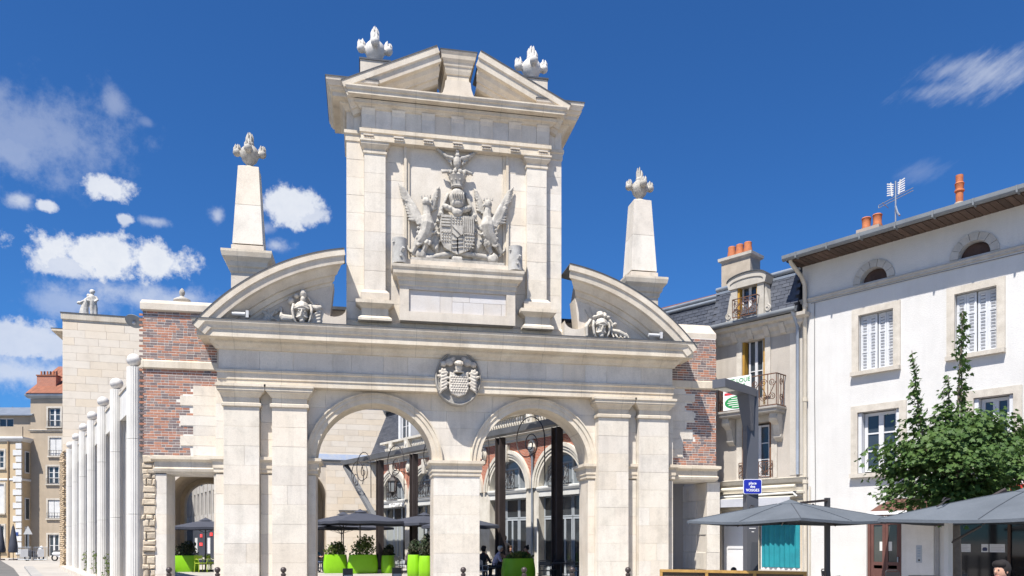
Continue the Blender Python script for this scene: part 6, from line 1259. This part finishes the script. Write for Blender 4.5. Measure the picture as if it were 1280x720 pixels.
# ------------------------------------------------------------------ houses at the far end of the street
OCH = mat('ochre_render', (.50, .39, .25), (.43, .33, .21), scale=.5, fine=.05, streak=.1); TAN = mat('tan_render', (.40, .33, .25), (.34, .28, .21), scale=.5, fine=.05, streak=.1)
FW = mat('far_white', (.60, .60, .59), (.52, .52, .52))
HA = thing('ochre_house', 'ochre house with white quoins and zinc roof at the far left end of the street', 'house', (-29.97, 76.94, 0), -10.75)
wins = [(-2.6, -1.55, 9.6 - 1.6, 9.6), (-2.6, -1.55, 4.0, 6.6), (-2.6, -1.55, .6, 2.9), (-6, -4.95, 8.0, 9.6), (-6, -4.95, 4.0, 6.6)]
w = MB(); holed(w, -9, 0, 0, 10.6, 0, .3, wins); w.box(-.3, 0, .3, 9, 0, 10.6); w.box(-9, -8.7, .3, 9, 0, 10.6); w.build('walls', OCH, HA); MB().box(-8.7, -.3, 1, 1.1, 0, 10.5).build('inner_wall', DARK, HA)
for a in wins: window(HA, a[0] + .05, a[1] - .05, a[2], a[3], .12, 2, 3, FW, GLASS, .09, .05); surround(HA, a[0], a[1], a[2], a[3], 0, .15, SURR)
for a in wins[1:2]: 
    for x in (a[0], a[1] - .5): MB().box(x, x + .48, .05, .1, a[2], a[3]).build('shutter', FW, HA)
for k in range(17): block(HA, -.75 if k % 2 else -.5, .02, .3 + k * .59, .3 + k * .59 + .5, -.06, FW, .12, name='quoin')
MB().stack(-9, 0, 0, 9, [(0, 10.4), (.1, 10.5), (.25, 10.65), (.25, 10.8), (0, 10.85)]).build('cornice', FW, HA); MB().stack(-9, 0, 0, 9, [(0.03, 6.9), (.06, 6.95), (.06, 7.08), (0.03, 7.1)]).build('string_course', FW, HA)
q = MB(); holed(q, -9, -1.5, 10.85, 11.75, .1, .25, [(-5, -2.2, 11.0, 11.6)]); q.box(-1.5, 0, .1, .25, 10.85, 11.75); q.build('parapet', TAN, HA); w = MB(); holed(w, -9, 0, 10.85, 13.0, 1.4, 1.7, [(-3.0, -1.6, 11.3, 12.7)]); w.build('attic_wall', TAN, HA); window(HA, -3.0, -1.6, 11.3, 12.7, 1.5, 2, 1, FW, GLASS, .09)
MB().prismx([(1.0, 12.9), (1.0, 13.0), (4.5, 14.2), (8, 13.0), (8, 12.9)], -9, .3).build('zinc_roof', ZINC, HA); MB().tube([(-1.15, -.08, 10.4), (-1.15, -.08, 0)], .06, 6).build('downpipe', mat('ochre_pipe', (.32, .22, .13)), HA)
c = MB().box(-.6, .55, 3, 4, 13.0, 14.3).build('chimney', TAN, HA)
for k in range(3): MB().lathe([(.16, 14.3), (.13, 14.7)], -.35 + k * .35, 3.5, 8).build('chimney_pot', TERRA, c)
for z in (7.6, 3.4, .8): q = MB().box(.0, .06, .45, 1.05, z, z + 2.0).build('side_window', FW, HA); MB().box(.06, .075, .52, .98, z + .1, z + 1.9).build('pane', GLASS, q)
MB().box(-.72, -.25, -.09, -.06, 1.98, 2.3).build('street_plate', flat('plate_blue', (.03, .06, .2), .4), HA)
HBb = thing('tan_house', 'tall tan house with red tiled roof and brick chimney beside the ochre house', 'house', (-29.73, 78.22, 0), -10.75)
wins = [(1.62, 2.75, 11.9, 13.6), (1.75, 2.85, 9.24, 10.9), (1.55, 2.6, 6.7, 8.3), (1.6, 2.7, 3.56, 5.24), (1.6, 2.6, .1, 2.1), (4.4, 5.5, 11.9, 13.6), (4.4, 5.5, 9.24, 10.9)]
w = MB(); holed(w, 0, 9, 0, 14.5, 0, .3, wins); w.box(0, .3, .3, 9, 0, 14.5); w.build('walls', TAN, HBb); MB().box(.3, 9, 1, 1.1, 0, 14.4).build('inner_wall', DARK, HBb)
for i, a in enumerate(wins):
    window(HBb, a[0] + .04, a[1] - .04, a[2], a[3], .1, 2, 2 + (i in (0, 2)), FW, GLASS, .08, .05); surround(HBb, a[0], a[1], a[2], a[3], 0, .15, SURR)
    if i in (1, 3): 
        for x in (a[0] + .02, (a[0] + a[1]) / 2 + .02): MB().box(x, x + .5, .03, .08, a[2] + .05, a[3] - .05).build('shutter', FW, HBb)
    if i != 4: q = MB(); grille(q, a[0] - .05, a[1] + .05, a[2], a[2] + .5, -.12, .012, 5, False); q.build('window_guard', IRON, HBb)
MB().stack(0, 9, 0, 9, [(0, 11.45), (.1, 11.5), (.15, 11.6), (0, 11.65)]).build('string_course', SURR, HBb); MB().stack(0, 9, 0, 9, [(0, 14.4), (.2, 14.5), (.35, 14.7), (.35, 14.85), (0, 14.9)]).build('cornice', ZINC, HBb)
MB().prismx([(-.4, 14.85), (4.5, 18.2), (9, 14.85)], -.2, 9).build('roof', ROOFT, HBb); RT = MB()
for k in range(22):
    x = -.2
    while x < 5: f = k / 21; RT.add([(x, -.42 + 4.9 * f, 14.88 + 3.35 * f), (x + .4, -.42 + 4.9 * f, 14.9 + 3.35 * f), (x + .4, -.2 + 4.9 * f, 15.08 + 3.35 * f), (x, -.2 + 4.9 * f, 15.06 + 3.35 * f)], [(0, 1, 2, 3)]); x += .42
RT.build('roof_tiles', ROOFT, HBb, None, 'stuff'); MB().box(2.2, 3.2, 1.6, 1.9, 16.2, 16.3).build('skylight', GLASS, HBb)
c = MB().box(.1, 1.85, .8, 1.6, 14.9, 16.7).build('chimney', RBRICK, HBb); MB().stack(.1, 1.85, .8, 1.6, [(.06, 16.7), (.06, 16.8)]).build('chimney_cap', ROOFT, c)
for k in range(6): MB().lathe([(.09, 16.8), (.08, 17.2)], .28 + k * .28, 1.2, 8).build('chimney_pot', flat('pot_dark', (.08, .03, .03), .8) if k % 2 else TERRA, c)
MB().box(.15, 1.9, .3, .8, 14.9, 15.1).build('chimney_flashing', ZINC, HBb)
# street facade seen through the low passage
HC = thing('grey_townhouse', 'long grey townhouse front with rows of tall windows seen through the low passage arch', 'house', (-19.5, 90.2, 0), -69.8)
hol = [(1 + i * 2.0, 2.0 + i * 2.0, z, z + 2.1) for i in range(13) for z in (3.9, 7.2, 10.5)]
w = MB(); holed(w, 0, 27, 3.2, 14, 0, .35, hol); w.box(0, 27, .35, .5, 0, 3.2); w.build('front_wall', mat('grey_stone_wall', (.42, .40, .37), (.35, .33, .31)), HC); MB().box(0, 27, .9, 6, 0, 13.9).build('inner_wall', DARK, HC)
for a in hol: q = MB().add([(a[0], .3, a[2]), (a[1], .3, a[2]), (a[1], .3, a[3]), (a[0], .3, a[3])], [(0, 1, 2, 3)]).build('window', GLASS, HC)
for i in range(13): MB().box(.4 + i * 2, .6 + i * 2, -.08, 0, 3.2, 13.8).build('pilaster_strip', MATS['grey_stone_wall'], HC)
for i in range(0, 13, 2): q = MB(); grille(q, .95 + i * 2, 2.05 + i * 2, 7.2, 7.8, -.25, .02, 5, False); q.build('balcony_guard', IRON, HC)
MB().stack(0, 27, 0, 6, [(0, 13.7), (.3, 13.9), (.3, 14.1), (0, 14.2)]).build('cornice', MATS['grey_stone_wall'], HC)
SH = mat('shop_dark_blue', (.04, .045, .06)); MB().box(5, 24, -.1, .3, 0, 3.0).build('shop_front', SH, HC)
for x, z, w_ in ((15.0, 2.75, 1.7), (13.5, 2.0, .8), (13.2, 1.2, 1.2), (18.5, 2.1, .9)): MB().box(x, x + w_, -.16, -.1, z - .14, z + .14).build('red_sign', flat('red_glow', (.8, .03, .02), .4, 0, .6), HC)
for x in (10.5, 17.2): MB().box(x, x + 1.2, -.14, -.1, .4, 1.8).build('shop_poster', FW, HC)
HD = thing('far_block', 'pale far apartment block beyond the second passage of the gatehouse', 'building', (-16, 128, 0), -5); w = MB(); holed(w, 0, 22, 0, 7, 0, .3, [(1 + i * 2.2, 2.1 + i * 2.2, z, z + 1.6) for i in range(9) for z in (1, 4.2)]); w.build('front_wall', TAN, HD); MB().box(0, 22, .6, 6, 0, 7).build('body', DARK, HD); MB().prismx([(-.3, 7), (3, 8), (6, 7)], 0, 22).build('roof', SLATE, HD)
def far_tree(label, x, y, h, r, n):
    t = thing('broadleaf_tree', label, 'tree', (x, y, 0)); k = MB(); k.tube([(0, 0, 0), (0, 0, h * .5), (0, 0, h * .9)], [.3, .2, .05], 7); b = MB()
    for _ in range(14): d = Vector((random.gauss(0, .5), random.gauss(0, .5), random.gauss(0, .45))); c = Vector((d.x * r, d.y * r, h * .68 + d.z * r)); k.tube([(0, 0, h * .4), tuple(c)], [.1, .03], 5); leaves(b, c, (r * .45,) * 3, n // 14, .5)
    k.build('trunk', BARK, t); b.build('crown', LEAF, t); return t
far_tree('green tree rising behind the zinc roof of the ochre house', -41.5, 104, 19.6, 2.6, 900); far_tree('dark tree beyond the second passage seen at the edge of the left arch', -7.1, 118, 8.2, 2.4, 600)
# ------------------------------------------------------------------ things in the far street
def closed_parasol(label, x, y): t = thing('folded_parasol', label, 'parasol', (x, y, 0), 0, 'folded dark parasols at the street end'); MB().lathe([(.05, 2.75), (.12, 2.5), (.30, 1.3), (.36, .75), (.30, .6), (.05, .6)], 0, 0, 10).build('folded_canopy', UM, t, 40); MB().tube([(0, 0, 0), (0, 0, 2.85)], .03, 6).build('pole', IRON, t); MB().lathe([(.35, 0), (.3, .1), (.05, .12)], 0, 0, 10).build('base', STEEL, t)
closed_parasol('folded dark parasol at the left edge below the ochre house', -28.2, 68.5); closed_parasol('folded dark parasol nearer the white quoins of the ochre house', -27.2, 68.3)
t = thing('warning_sign', 'white triangular road sign on a pole before the tan house', 'sign', (-26.0, 68.0, 0), -10); MB().tube([(0, 0, 0), (0, 0, 2.4)], .05, 6).build('pole', ZINC, t); MB().prism([(-.36, 2.05), (.36, 2.05), (0, 2.72)], -.06, -.03).build('triangle', flat('sign_grey', (.42, .42, .42), .4), t); MB().box(-.5, .5, -.3, .3, 0, .5).build('concrete_foot', PAVE, t)
for i, (x, l) in enumerate(((-25.4, 'grey steel crowd barrier left of the other near the road sign'), (-24.2, 'grey steel crowd barrier nearer the white scooter'))):
    t = thing('crowd_barrier', l, 'barrier', (x, 66.2 - .2 * i, 0), -10, 'crowd barriers'); q = MB(); q.tube([(-.7, 0, .1), (-.7, 0, 1.05), (.3, 0, 1.05), (.3, 0, .1), (-.7, 0, .1)], .025, 6); q.build('frame', ZINC, t)
    for k in range(8): MB().tube([(-.58 + k * .11, 0, .12), (-.58 + k * .11, 0, 1.04)], .012, 5).build('bar', ZINC, t)
    MB().box(-.5 + .1 * i, .1, -.03, -.01, .3, .9).build('white_panel', mat('panel_grey', (.36, .36, .37)), t)
t = thing('motor_scooter', 'white motor scooter parked by the rubble wall at the street end', 'scooter', (-22.5, 65.0, 0), -15)
for x in (-.6, .6): q = MB(); q.tube([(x + .22 * cos(a), 0, .25 + .22 * sin(a)) for a in [2 * pi * k / 16 for k in range(17)]], .06, 6); q.build('wheel', flat('tyre', (.02, .02, .02), .8), t)
q = MB(); q.ell((-.35, 0, .55), (.5, .16, .2)); q.ell((.0, 0, .32), (.4, .14, .08)); q.ell((.5, 0, .62), (.12, .2, .32), (0, .35, 0)); q.ell((.55, 0, .95), (.14, .14, .1)); sculpt(q, 'body', FW, t, .04); MB().ell((-.35, 0, .76), (.42, .13, .07)).build('seat', flat('seat_black', (.02, .02, .02), .5), t, 80)
MB().tube([(.45, -.32, 1.02), (.5, 0, 1.0), (.45, .32, 1.02)], .02, 6).build('handlebar', IRON, t)
t = thing('motor_scooter', 'darker scooter with white fairing parked by the quoins of the ochre house', 'scooter', (-25.3, 67.3, 0), 60)
for x in (-.6, .6): q = MB(); q.tube([(x + .22 * cos(a), 0, .25 + .22 * sin(a)) for a in [2 * pi * k / 16 for k in range(17)]], .06, 6); q.build('wheel', MATS['tyre'], t)
q = MB(); q.ell((-.35, 0, .6), (.5, .16, .22)); q.ell((.0, 0, .34), (.4, .14, .1)); sculpt(q, 'body', flat('scooter_dark', (.04, .04, .05), .3), t, .04); q = MB(); q.ell((.5, 0, .75), (.14, .22, .42), (0, .35, 0)); q.build('fairing', FW, t, 80); MB().tube([(.45, -.32, 1.05), (.5, 0, 1.0), (.45, .32, 1.05)], .02, 6).build('handlebar', IRON, t)
# weeds at the foot of the colonnade
d = Vector((cos(radians(-67.56)), sin(radians(-67.56)), 0))
for k, (s_, l) in enumerate(((-5.9, 'green weed growing between the second and third fluted columns'), (-9.9, 'green weed growing between the third and fourth fluted columns'), (-13.7, 'taller weed growing between the fourth and fifth fluted columns'))):
    p = Vector((-6.6, 24.66, .16)) + d * s_ + Vector((-.92, -.38, 0)) * .05; t = thing('weed', l, 'plant', p, 0, 'weeds along the colonnade'); b = MB(); leaves(b, (0, 0, .5), (.22, .22, .55), 70, .12, .6); b.build('leaves', LEAF, t); q = MB()
    for i in range(4): q.tube([(0, 0, 0), (random.uniform(-.15, .15), random.uniform(-.15, .15), .9)], .008, 4)
    q.build('stems', LEAF, t)
